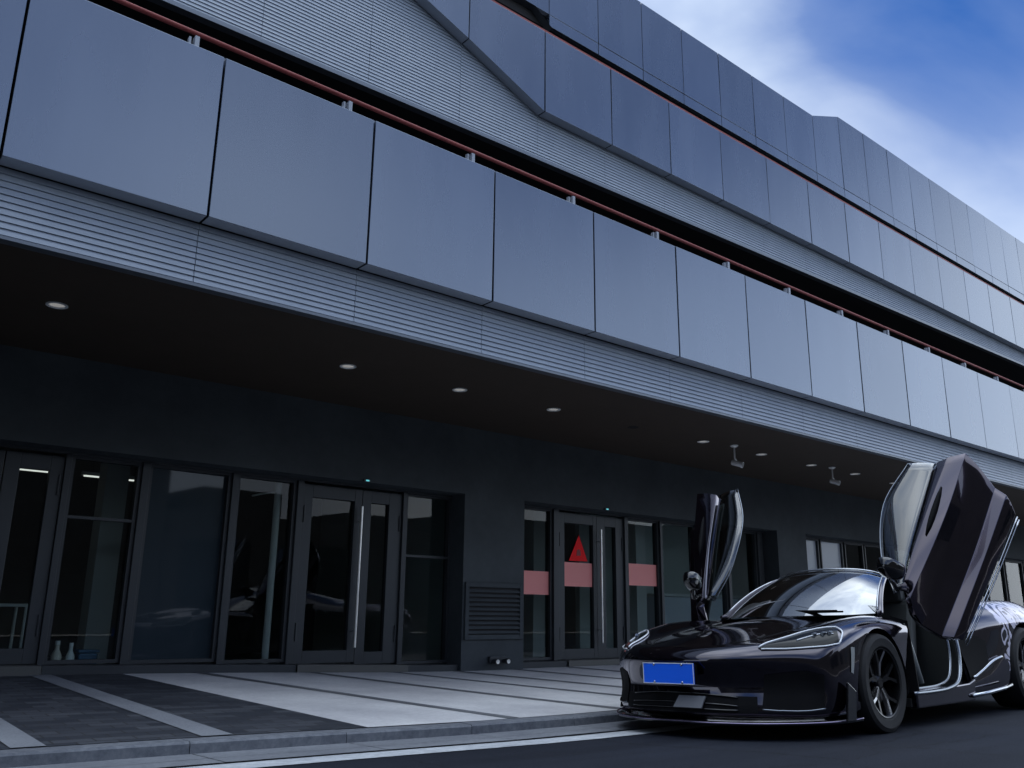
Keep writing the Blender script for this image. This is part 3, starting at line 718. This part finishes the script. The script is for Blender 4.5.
def two(fn):
    """left and right copies"""
    for m in (False, True): fn(m)

# headlights
HU = [(.950,.568,.585),(.762,.622,.634),(.571,.691,.679),(.459,.776,.704),(.394,.846,.709)]
HL = [(.952,.587,.574),(.848,.705,.573),(.735,.811,.581),(.635,.888,.589),(.535,.926,.604)]
def hl(m):
    h = lay(BF, HU, HL, .004, 10, 8, .004).build('headlight', M['lamp_dark'], car, smooth=True, mirror=m)
    for pts, r in ((HU, .0065), (HL, .0055)):
        q = lay_line(BF, pts, .008, r, 8, 8); q.build('led_strip', M['led'], h, smooth=True, mirror=m)
    q = lay_line(BF, [HU[-1], (.43,.905,.672), HL[-1]], .008, .006, 8, 6); q.build('led_strip', M['led'], h, smooth=True, mirror=m)
    for f, w in ((.62, .03), (.74, .032), (.86, .034)):
        c = []
        for a_, c_ in zip(HU, HL): c.append(V(a_).lerp(V(c_), .5))
        pts = catmull(c, 20); p = pts[int(f*(len(pts)-1))]; p = onto(BF, p, .010)
        q = MB(); 
        q.box((p.x-.028, p.y-.018, p.z-.018), (p.x+.012, p.y+.01, p.z+.018)); q.build('projector', M['chrome_dim'], h, mirror=m, bevel=.006)
    q = lay_line(BF, [(.74,.735,.628),(.64,.775,.650),(.53,.835,.668),(.50,.875,.655)], .010, .005, 6, 6); q.build('inner_lamp', M['led'], h, smooth=True, mirror=m)
two(hl)
# front grille, intakes, splitter, plate
q = lay(BF, [(1.10,-.62,.31),(1.20,-.28,.31),(1.20,0,.31),(1.20,.28,.31),(1.10,.62,.31)], [(1.10,-.62,.16),(1.19,-.28,.16),(1.19,0,.16),(1.19,.28,.16),(1.10,.62,.16)], .006, 8, 3); q.build('lower_grille', M['satin'], car, smooth=True)
for zz in (.205, .25, .315):
    lay_line(BF, [(1.19,-.5,zz),(1.20,-.25,zz),(1.20,0,zz),(1.20,.25,zz),(1.19,.5,zz)], .012, .006, 6, 8).build('grille_bar', M['gloss'], car, smooth=True)
q = MB(); q.grid([[(1.15-.25*abs(y)**2, y, .275) for y in (.03, .10, .17, .24)], [(1.185-.25*abs(y)**2, y, .20) for y in (.0, .08, .16, .225)]]); q.build('reflection_panel', pm('painted_reflection', (.17, .175, .19), .5), car, solid=.012)  # grey panel standing in for a pale reflection below the plate
def intake(m):
    u = [(.99,.62,.40),(.90,.73,.42),(.80,.82,.43),(.70,.89,.41)]; l = [(1.02,.60,.20),(.92,.73,.19),(.82,.82,.19),(.72,.89,.20)]
    k = lay(BF, u, l, .004, 8, 5).build('air_intake', M['satin'], car, smooth=True, mirror=m)
    lay_line(BF, l, .012, .006, 6, 6).build('intake_lip', M['chrome_dim'], k, smooth=True, mirror=m)
    lay(BF, [(.43,.965,.585),(.385,.965,.58)], [(.465,.965,.42),(.435,.965,.41)], .006, 6, 4).build('side_marker', M['amber'], car, smooth=True, mirror=m)
two(intake)
pl_ = [(1.02,0),(1.205,0),(1.19,.28),(1.08,.56),(.87,.79),(.68,.925),(.50,.985),(.40,.985),(.40,.86)]
q = MB(); rows = []
top = [V((x, y, .118)) for x, y in pl_]
ring = catmull([(1.215,0,.118),(1.20,.28,.118),(1.09,.56,.118),(.89,.77,.118),(.70,.90,.12),(.52,.96,.125),(.39,.97,.13)], 6)
inn = [V((p.x-.16, p.y*.86, p.z)) for p in ring]
full = [V((p.x, -p.y, p.z)) for p in ring[::-1]] + ring[1:]; fin = [V((p.x, -p.y, p.z)) for p in inn[::-1]] + inn[1:]
q.grid([full, fin]); q.build('front_splitter', M['gloss'], car, smooth=True, solid=.018, auto=40)
q = MB(); q.tube([p+V((.002, 0, -.004)) for p in full], .0055, 6); q.build('splitter_edge', pm('lavender_edge', (.28, .24, .36), .25, .9), car, smooth=True)
def end_plate(m):
    q = MB(); q.prism([(.62, .12), (.50, .12), (.46, .30), (.56, .36)], .962, .978); q.build('splitter_fin', M['gloss'], car, mirror=m, bevel=.004)
two(end_plate)
p = MB(); p.box((1.213, -.22, .35), (1.221, .22, .49)); lp = p.build('number_plate', M['plate'], car, bevel=.004)
p = MB(); w, h, e = .22, .07, .006
for a, c in (((-w, -h), (w, -h+e)), ((-w, h-e), (w, h)), ((-w, -h+e), (-w+e, h-e)), ((w-e, -h+e), (w, h-e))): p.box((1.2215, a[0], .42+a[1]), (1.2235, c[0], .42+c[1]))
p.build('plate_border', M['led'], lp)
for y, z in ((-.12, .478), (.12, .478), (-.12, .362), (.12, .362)):
    p = MB(); p.lathe([(.009, 0), (.008, .004), (.001, .005)], 10, centre=(1.2236, y, z), axis='X'); p.build('screw', M['chrome'], lp, smooth=True)
p = MB(); p.box((1.165, -.21, .36), (1.212, .21, .48)); p.build('plate_holder', M['satin'], car)
q = lay(BF, [(1.06,-.055,.60),(1.055,0,.60),(1.06,.055,.60)], [(1.075,-.05,.58),(1.072,0,.58),(1.075,.05,.58)], .005, 4, 2); q.build('hood_badge', M['chrome'], car, smooth=True)
# bonnet shut lines
def shut(m):
    lay_line(BF, [(.99,.30,.59),(.80,.42,.64),(.45,.50,.70),(.05,.53,.735),(-.30,.56,.77)], .0005, .0035, 6, 10).build('bonnet_seam', M['satin'], car, smooth=True, mirror=m)
two(shut)

# --- windscreen, pillars, roof
WB = [(-.30,.0,.812),(-.33,.30,.812),(-.42,.53,.812),(-.58,.70,.822)]
WT = [(-1.06,.0,1.208),(-1.07,.25,1.198),(-1.11,.42,1.172),(-1.17,.515,1.135)]
def mirror_rail(r): return [(x, -y, z) for x, y, z in r[::-1]] + r[1:]
ub, ut = catmull(mirror_rail(WB), 5), catmull(mirror_rail(WT), 5)
q = MB(); rows = []
for j in range(9):
    s = j/8; rows.append([a.lerp(c, s) + V((.045, 0, .05))*4*s*(1-s)*(.6) for a, c in zip(ub, ut)])
q.grid(rows); q.build('windscreen', M['carglass'], car, smooth=True)
def pillar(m):
    pts = [rows[j][-1]+V((0, .012, .004)) for j in range(9)]
    q = MB(); q.tube([pts[0]+V((.06, .01, -.01))]+pts+[V((-1.45,.55,1.165)), V((-1.75,.56,1.13))], .024, 10, rs=[.02]+[.026-.001*j for j in range(9)]+[.02, .018]); q.build('a_pillar', M['paint'], car, smooth=True, mirror=m)
    q = MB(); q.tube([p+V((.012,-.012,.022)) for p in pts], .006, 6); q.build('pillar_trim', M['chrome'], car, smooth=True, mirror=m)
two(pillar)
def cowl():
    q = MB(); q.grid([[p+V((.13,0,-.012)) for p in ub], [p+V((.06,0,-.022)) for p in ub], [p+V((-.06,0,-.02)) for p in ub]]); q.build('cowl', M['satin'], car, smooth=True)
cowl()
q = MB(); q.tube([(-.30,.55,.835),(-.37,.2,.838),(-.42,-.12,.842)], .008, 6); q.tube([(-.30,.5,.842),(-.35,.24,.847),(-.37,.1,.85)], .010, 6); q.build('wiper', M['satin'], car, smooth=True)
RT = [[(-1.06,0,1.21),(-1.07,.25,1.20),(-1.11,.42,1.174),(-1.17,.518,1.137)], [(-1.4,0,1.232),(-1.4,.25,1.225),(-1.4,.42,1.203),(-1.4,.53,1.17)], [(-1.75,0,1.225),(-1.75,.25,1.215),(-1.75,.43,1.19),(-1.75,.54,1.12)]]
q = MB(); q.grid([catmull(mirror_rail(r), 4) for r in RT]); q.build('roof', M['gloss'], car, smooth=True, sub=2, solid=.02)
q = MB(); q.tube([p+V((.012, 0, .012)) for p in ut], .008, 8); q.build('roof_glint', M['chrome'], car, smooth=True)  # bright strip standing in for sky reflected at the roof's front edge

# --- cabin
q = MB(); q.box((-1.66, -.90, .14), (-.50, .90, .20)); q.build('floor', M['carpet'], car)
q = MB(); q.box((-1.66, -.84, .20), (-1.60, .84, .95)); q.build('bulkhead', M['leather'], car)
q = MB(); q.prism([(-.50, .25), (-.50, .80), (-.62, .80), (-.80, .74), (-.86, .62), (-.70, .45), (-.60, .25)], -.72, .72); q.build('dashboard', M['leather'], car, bevel=.03)
def seat(y):
    t = MB(); t.box((-1.30, y-.24, .20), (-.82, y+.24, .36)); s = t.build('seat', M['leather'], car, bevel=.05)
    t = MB(); t.add([(-1.22,y-.23,.34),(-1.22,y+.23,.34),(-1.50,y+.20,.95),(-1.50,y-.20,.95),(-1.34,y-.25,.32),(-1.34,y+.25,.32),(-1.62,y+.18,.95),(-1.62,y-.18,.95)], [(0,1,2,3),(7,6,5,4),(0,4,5,1),(1,5,6,2),(2,6,7,3),(3,7,4,0)]); t.build('backrest', M['leather'], s, bevel=.05)
    t = MB(); t.add([(-1.47,y-.12,.93),(-1.47,y+.12,.93),(-1.51,y+.10,1.10),(-1.51,y-.10,1.10),(-1.57,y-.12,.93),(-1.57,y+.12,.93),(-1.60,y+.10,1.10),(-1.60,y-.10,1.10)], [(0,1,2,3),(7,6,5,4),(0,4,5,1),(1,5,6,2),(2,6,7,3),(3,7,4,0)]); t.build('headrest', M['leather'], s, bevel=.03)
seat(.38); seat(-.38)
q = MB(); q.box((-1.55, -.12, .20), (-.70, .12, .46)); q.build('console', M['leather2'], car, bevel=.04)
sw = MB(); ring = [V((-.93+.05*math.sin(t), .38+.175*math.cos(t), .74+.17*math.sin(t))) for t in [2*PI*k/28 for k in range(29)]]
sw.tube(ring, .016, 8, cap=False); so = sw.build('steering_wheel', M['satin'], car, smooth=True)
sw = MB(); sw.tube([(-.93, .21, .74), (-.91, .38, .73), (-.93, .55, .74)], .018, 6); sw.tube([(-.91, .38, .73), (-.98, .38, .58)], .016, 6); sw.tube([(-.91, .38, .73), (-.72, .38, .68)], .04, 8); sw.build('spoke', M['satin'], so, smooth=True)
# sills and door apertures
def sill(m):
    q = MB(); q.prism([(-.52, .13), (-1.60, .13), (-1.66, .30), (-1.52, .27), (-.52, .245)][::-1], .76, .945); s = q.build('side_sill', M['paint'], car, mirror=m, bevel=.012)
    for dy, dz, r, mt in ((.0, .0, .016, 'chrome_dim'), (-.075, .025, .012, 'chrome_dim')):
        pts = catmull([(-.50,.935+dy,.235+dz),(-.80,.94+dy,.235+dz),(-1.10,.94+dy,.245+dz),(-1.33,.93+dy,.29+dz),(-1.49,.90+dy,.42+dz),(-1.56,.87+dy,.60+dz),(-1.58,.80+dy,.85+dz),(-1.60,.66+dy,1.03+dz)], 6)
        q = MB(); q.tube(pts, r, 8); q.build('sill_trim', M[mt], s, smooth=True, mirror=m)
    q = MB(); q.grid([[(-.56,.72,.25),(-.60,.78,.80)],[(-.60,.93,.22),(-.62,.90,.76)]]); q.build('hinge_post', M['satin'], car, mirror=m, solid=.02)
    q = MB(); q.tube([(-.72,.90,.30),(-.66,.88,.52),(-.62,.86,.74)], .026, 8, rs=[.022, .028, .024]); q.build('door_strut', M['leather2'], car, smooth=True, mirror=m)
    # side scoop with bright edges
    q = lay(BR, [(-1.60,.86,.68),(-1.78,.90,.66),(-2.02,.955,.60)], [(-1.57,.93,.28),(-1.78,.95,.33),(-2.0,.965,.40)], .012, 8, 4); sc = q.build('side_scoop', M['satin'], car, smooth=True, mirror=m)
    lay_line(BR, [(-1.66,.90,.30),(-1.85,.95,.36),(-2.06,.975,.43),(-2.22,.985,.46)], .02, .013, 8, 6).build('scoop_blade', M['chrome'], sc, smooth=True, mirror=m)
    q = MB(); q.tube([(-1.52,.955,.17),(-1.8,.985,.185),(-2.1,1.0,.205),(-2.27,1.0,.225)], .016, 8); q.build('sill_blade', M['chrome'], car, smooth=True, mirror=m)
two(sill)

# --- doors, swung up (points measured in the open position)
DN = V((.81, .47, .35)).normalized()
COLS = [  # belt, crease, hollow, ledge inner, ledge outer, lower edge : front(bottom) - middle - rear(top), offset along the door normal
 ([(-.55,.93,1.01),(-.84,1.015,1.53),(-1.15,1.09,2.03)], .015),
 ([(-.545,.95,.965),(-.86,1.08,1.53),(-1.17,1.19,2.055)], .035),
 ([(-.545,.975,.91),(-.90,1.18,1.53),(-1.19,1.305,2.055)], .062),
 ([(-.56,1.0,.80),(-.93,1.235,1.46),(-1.21,1.38,1.99)], -.005),
 ([(-.585,1.03,.735),(-.95,1.29,1.39),(-1.22,1.44,1.91)], -.048),
 ([(-.65,1.14,.66),(-.965,1.355,1.295),(-1.225,1.50,1.82)], -.088),
 ([(-.68,1.21,.64),(-.975,1.405,1.225),(-1.23,1.56,1.73)], -.035),
 ([(-.70,1.24,.635),(-.98,1.43,1.185),(-1.23,1.59,1.67)], -.055),
 ([(-.71,1.27,.635),(-.985,1.46,1.14),(-1.225,1.62,1.60)], -.10)]
def door(m):
    curves = [[p+DN*(off*min(1, .55+.9*(i/16))) for i, p in enumerate(catmull(c, 8))] for c, off in COLS]
    rows_ = [[c[i] for c in curves] for i in range(len(curves[0]))]
    b = MB(); b.grid(rows_); d = b.build('door', M['pearl'], car, smooth=True, mirror=m, solid=.0, fix=False)
    me = d.data
    # crisp style lines through creases, then thickness
    ni = len(curves)
    bm = bmesh.new(); bm.from_mesh(me); cl = bm.edges.layers.float.new('crease_edge')
    for e in bm.edges:
        a, c = e.verts[0].index, e.verts[1].index
        if abs(a-c) == ni and a % ni in (2, 5, 6): e[cl] = .75
        if a % ni == c % ni and a % ni in (0, ni-1): e[cl] = 1.
    sgn = -1 if m else 1
    n0 = sum((f.normal for f in bm.faces), V((0, 0, 0))).normalized(); want = V((DN.x, DN.y*sgn, DN.z))
    if n0.dot(want) < 0: bmesh.ops.reverse_faces(bm, faces=bm.faces)
    bm.to_mesh(me); bm.free()
    for md in list(d.modifiers): d.modifiers.remove(md)
    s_ = d.modifiers.new('solid', 'SOLIDIFY'); s_.thickness = .07; s_.offset = -1; s_.edge_crease_rim = .9
    me.set_sharp_from_angle(angle=R(11))
    u = d.modifiers.new('bev', 'BEVEL'); u.width = .006; u.segments = 3; u.limit_method = 'ANGLE'; u.angle_limit = R(16)
    # bright seals along the lower edge
    for k, (t_, o_) in enumerate(((.0, -.02), (.0, -.055))):
        q = MB(); q.tube([p+DN*o_+V((.0, .012+.016*k, -.012-.01*k)) for p in curves[-1]], .0055, 6); q.build('seal_strip', M['chrome'], d, smooth=True, mirror=m)
    # inner card
    q = MB(); q.grid([[r[j]-DN*.085 for j in (0, 3, 5, 8)] for r in rows_[1:-1]]); q.build('door_card', M['leather'], d, smooth=True, mirror=m, solid=.02)
    # handle hollow
    q = MB(); cc = [a.lerp(b_, .45)+DN*.012 for a, b_ in zip(curves[0], curves[2])]
    q.tube(cc[6:13], .014, 8, rs=[.004, .016, .021, .022, .019, .014, .004]); q.build('handle_recess', M['satin'], d, smooth=True, mirror=m)
    # window
    bt = [p+DN*-.02 for p in catmull([(-.56,.92,.99),(-.70,.965,1.28),(-.87,1.02,1.58),(-1.15,1.09,2.035)], 6)]
    gl = catmull([(-.60,.84,.965),(-.735,.71,1.28),(-.94,.69,1.71),(-1.15,.85,2.06)], 6)
    q = MB(); rr = []
    for j in range(7):
        s = j/6; rr.append([a.lerp(c, s)+DN*(.02*4*s*(1-s)) for a, c in zip(bt, gl)])
    q.grid(rr); w = q.build('door_window', M['doorglass'], d, smooth=True, mirror=m, solid=.005)
    q = MB(); q.tube(gl+[bt[-1]], .0055, 6); q.build('window_edge', M['chrome_dim'], w, smooth=True, mirror=m)
    # mirror: housing on a forked arm
    mc = V((-.40, .925, 1.14)); ax = V((-.35, .12, .93)).normalized()
    q = MB(); u_ = V((.2, .9, .25)); u_ = (u_-ax*u_.dot(ax)).normalized(); w_ = ax.cross(u_)
    rings = []
    for k, (h_, sc) in enumerate([(-.078*math.cos(a_), math.sin(a_)+.001) for a_ in [PI/2*q_/7 for q_ in range(8)]]+[(.03, 1.), (.05, .97), (.055, .9)]):
        rings.append([mc+ax*h_+u_*(.075*sc*math.copysign(abs(math.cos(t))**.75, math.cos(t)))+w_*(.115*sc*math.copysign(abs(math.sin(t))**.75, math.sin(t))) for t in [2*PI*i/20 for i in range(21)]])
    q.grid(rings); mm = q.build('wing_mirror', M['gloss'], d, smooth=True, mirror=m)
    q = MB(); q.tube([mc-ax*.05, mc-ax*.08+V((-.04, .02, -.06)), V((-.53, .95, 1.02))], .02, 8, rs=[.02, .022, .028]); q.tube([mc-ax*.03+w_*.05, mc-ax*.10+w_*.03+V((-.03,0,-.03)), V((-.52, .965, .985))], .015, 8); q.build('mirror_arm', M['gloss'], d, smooth=True, mirror=m)
    q = MB(); q.grid([[mc+ax*.05+(p-mc-ax*.055)*f for p in rings[-1]] for f in (1., .01)]); q.build('mirror_glass', M['mirror'], d, smooth=True, mirror=m)
two(door)

# --- wheels
def wheel(x, y, r, w, m):
    t = MB(); hw = w/2
    prof = [(r*.70, -hw*.80), (r*.74, -hw*.95), (r*.90, -hw), (r*.975, -hw*.88), (r, -hw*.66), (r, hw*.66), (r*.975, hw*.88), (r*.90, hw), (r*.74, hw*.95), (r*.70, hw*.80)]
    t.lathe(prof, 56, axis='Y'); W = t.build('wheel', M['tyre'], car, smooth=True, auto=35, mirror=m)
    W.location = (x, -y if m else y, r)
    q = MB(); q.lathe([(r*.705, hw*.80), (r*.70, hw*.90), (r*.675, hw*.88), (r*.655, hw*.5), (r*.64, -hw*.8)], 56, axis='Y'); q.lathe([(.001, hw*.62), (.035, hw*.62), (.055, hw*.5), (.06, .0)], 20, axis='Y')
    q.build('rim', M['rim'], W, smooth=True, auto=35, mirror=m)
    for k in range(5):
        for s in (-1, 1):
            a = 2*PI*k/5+.35; q = MB()
            p0 = (.045*math.cos(a), .045*math.sin(a)); p1 = (r*.40*math.cos(a+s*.10), r*.40*math.sin(a+s*.10)); p2 = (r*.675*math.cos(a+s*.30), r*.675*math.sin(a+s*.30))
            ww = (.026, .017, .022); vs = []
            for (px, pz), wd, yy in zip((p0, p1, p2), ww, (hw*.60, hw*.66, hw*.80)):
                tx, tz = -math.sin(a+s*.2), math.cos(a+s*.2)
                vs += [(px-tx*wd, yy-.03, pz-tz*wd), (px-tx*wd*.6, yy, pz-tz*wd*.6), (px+tx*wd*.6, yy, pz+tz*wd*.6), (px+tx*wd, yy-.03, pz+tz*wd)]
            q.add(vs, [(0,1,5,4),(1,2,6,5),(2,3,7,6),(4,5,9,8),(5,6,10,9),(6,7,11,10)]); q.build('spoke', M['rim'] if s < 0 else M['rimedge'] if k in (1, 4, 3) else M['rim'], W, mirror=m)
    q = MB(); q.lathe([(.05, -.0), (r*.56, -.0), (r*.56, -.03), (.05, -.03)], 40, axis='Y'); q.build('brake_disc', M['disc'], W, smooth=True, auto=35, mirror=m)
    q = MB(); vs = []
    for i in range(9):
        a = PI*.35+i*PI*.05; vs.append([(rr_*math.cos(a), yy, rr_*math.sin(a)) for rr_, yy in ((r*.38, .01), (r*.40, .045), (r*.58, .045), (r*.60, .01))])
    q.grid(vs); q.build('brake_caliper', M['satin'], W, mirror=m)
for m in (False, True):
    wheel(0, .855, .335, .235, m); wheel(-2.80, .855, .355, .30, m)
# dark inner arches and underbody
for x, r in ((0, .372), (-2.80, .395)):
    for m in (False, True):
        q = MB(); arc = [(x+r*math.cos(t), .335+r*math.sin(t)) for t in [PI*k/20-.3+(.6*k/20) for k in range(21)]]
        q.grid([[(a, .60, z) for a, z in arc], [(a, .955, z) for a, z in arc]]); q.add([(a, .60, z) for a, z in arc], [tuple(range(len(arc)))]); q.build('wheel_arch', M['satin'], car, mirror=m)
q = MB(); q.box((-3.4, -.55, .135), (.9, .55, .16)); q.build('underbody', M['satin'], car)

# ------------------------------------------------------------------ light, sky, camera
SUN_EL, SUN_AZ = R(48), R(-35)     # azimuth measured from +Y towards +X
sd = V((math.sin(SUN_AZ)*math.cos(SUN_EL), math.cos(SUN_AZ)*math.cos(SUN_EL), math.sin(SUN_EL)))
l = bpy.data.lights.new('sun', 'SUN'); l.energy = 2.; l.angle = R(.5); l.color = (1, .95, .88)
lo = bpy.data.objects.new('sun', l); C.objects.link(lo); lo.rotation_euler = (-sd).to_track_quat('-Z', 'Y').to_euler()
w = bpy.data.worlds.new('World'); S.world = w; w.use_nodes = True; nt = w.node_tree; bg = nt.nodes['Background']
sky = N(nt, 'ShaderNodeTexSky'); sky.sky_type = 'NISHITA'; sky.sun_disc = False; sky.sun_elevation = SUN_EL; sky.sun_rotation = SUN_AZ
sky.air_density = 1.0; sky.dust_density = .6; sky.ozone_density = 3.
tc = N(nt, 'ShaderNodeTexCoord'); mp = N(nt, 'ShaderNodeMapping'); mp.inputs['Scale'].default_value = (1., 1., 1.6); mp.inputs['Location'].default_value = (.35, .2, .1)
nt.links.new(tc.outputs['Generated'], mp.inputs[0])
n = N(nt, 'ShaderNodeTexNoise'); n.inputs['Scale'].default_value = 2.6; n.inputs['Detail'].default_value = 6; n.inputs['Roughness'].default_value = .48; n.inputs['Distortion'].default_value = .3
nt.links.new(mp.outputs[0], n.inputs['Vector'])
def opening(d, inner, outer, amount):
    '''soft mask round a direction, for the cloud break and the added bright patches'''
    k = N(nt, 'ShaderNodeVectorMath', operation='DOT_PRODUCT'); nt.links.new(tc.outputs['Generated'], k.inputs[0]); k.inputs[1].default_value = V(d).normalized()
    r = N(nt, 'ShaderNodeMapRange', interpolation_type='SMOOTHSTEP'); r.inputs['From Min'].default_value = math.cos(R(outer)); r.inputs['From Max'].default_value = math.cos(R(inner)); r.inputs['To Max'].default_value = amount
    nt.links.new(k.outputs['Value'], r.inputs[0]); return r.outputs[0]
def math2(op, a, c):
    k = N(nt, 'ShaderNodeMath', operation=op)
    for i, q in enumerate((a, c)):
        if isinstance(q, (int, float)): k.inputs[i].default_value = q
        else: nt.links.new(q, k.inputs[i])
    return k.outputs[0]
cover = math2('ADD', math2('MULTIPLY', math2('SUBTRACT', n.outputs['Fac'], .5), 1.25), .80)
cover = math2('SUBTRACT', cover, opening((.79, .19, .585), 1, 17.5, .66))
sep = N(nt, 'ShaderNodeSeparateXYZ'); nt.links.new(tc.outputs['Generated'], sep.inputs[0])
def band(out, a, c):
    k = N(nt, 'ShaderNodeMapRange', interpolation_type='SMOOTHSTEP'); k.inputs['From Min'].default_value = a; k.inputs['From Max'].default_value = c; nt.links.new(out, k.inputs[0]); return k.outputs[0]
belt = math2('MULTIPLY', band(sep.outputs['Z'], .22, .56), band(sep.outputs['Z'], .86, .68))
belt = math2('MULTIPLY', belt, band(sep.outputs['Y'], -.05, -.35))
cover = math2('SUBTRACT', cover, math2('MULTIPLY', belt, .46))
cl = ramp(nt, cover, [(.06, (0, 0, 0)), (.34, (.16, .16, .16)), (.92, (1, 1, 1))])
skyc = mixc(nt, 1., sky.outputs[0], (.40, .76, 1.30), 'MULTIPLY')
cc = ramp(nt, n.outputs['Fac'], [(.35, (6.5, 7.5, 8.8)), (.7, (8.3, 9.1, 10.))]).outputs[0]
boost = math2('ADD', math2('ADD', opening((.1, -.30, .95), 8, 62, 1.7), 1.), opening((.88, -.44, .16), 2, 34, .95))  # cloud brightened out of view to light the ground and panels
bv = N(nt, 'ShaderNodeCombineColor'); [nt.links.new(boost, bv.inputs[i]) for i in range(3)]
cc = mixc(nt, 1., cc, bv.outputs[0], 'MULTIPLY')
col = mixc(nt, cl.outputs[0], skyc, cc)
nt.links.new(col, bg.inputs['Color']); bg.inputs['Strength'].default_value = .10

cam = bpy.data.cameras.new('camera'); co = bpy.data.objects.new('camera', cam); C.objects.link(co); S.camera = co
F, YAW, PIT, ROL = 865., R(39.8), R(14.8), R(.7)
fw = V((math.sin(YAW)*math.cos(PIT), math.cos(YAW)*math.cos(PIT), math.sin(PIT))); rt = V((math.cos(YAW), -math.sin(YAW), 0)); up = rt.cross(fw)
r2 = rt*math.cos(ROL)+up*math.sin(ROL); u2 = up*math.cos(ROL)-rt*math.sin(ROL)
co.matrix_world = Matrix(((r2.x, u2.x, -fw.x, 0), (r2.y, u2.y, -fw.y, 0), (r2.z, u2.z, -fw.z, .783), (0, 0, 0, 1)))
cam.sensor_width = 36; cam.lens = F/1024*36; cam.clip_end = 3000; cam.clip_start = .05
vs_ = S.view_settings; vs_.view_transform = 'Standard'; vs_.look = 'None'; vs_.gamma = 1; vs_.exposure = 0.42; vs_.use_curve_mapping = False
S.cycles.max_bounces = 8; S.cycles.glossy_bounces = 5; S.cycles.transparent_max_bounces = 12
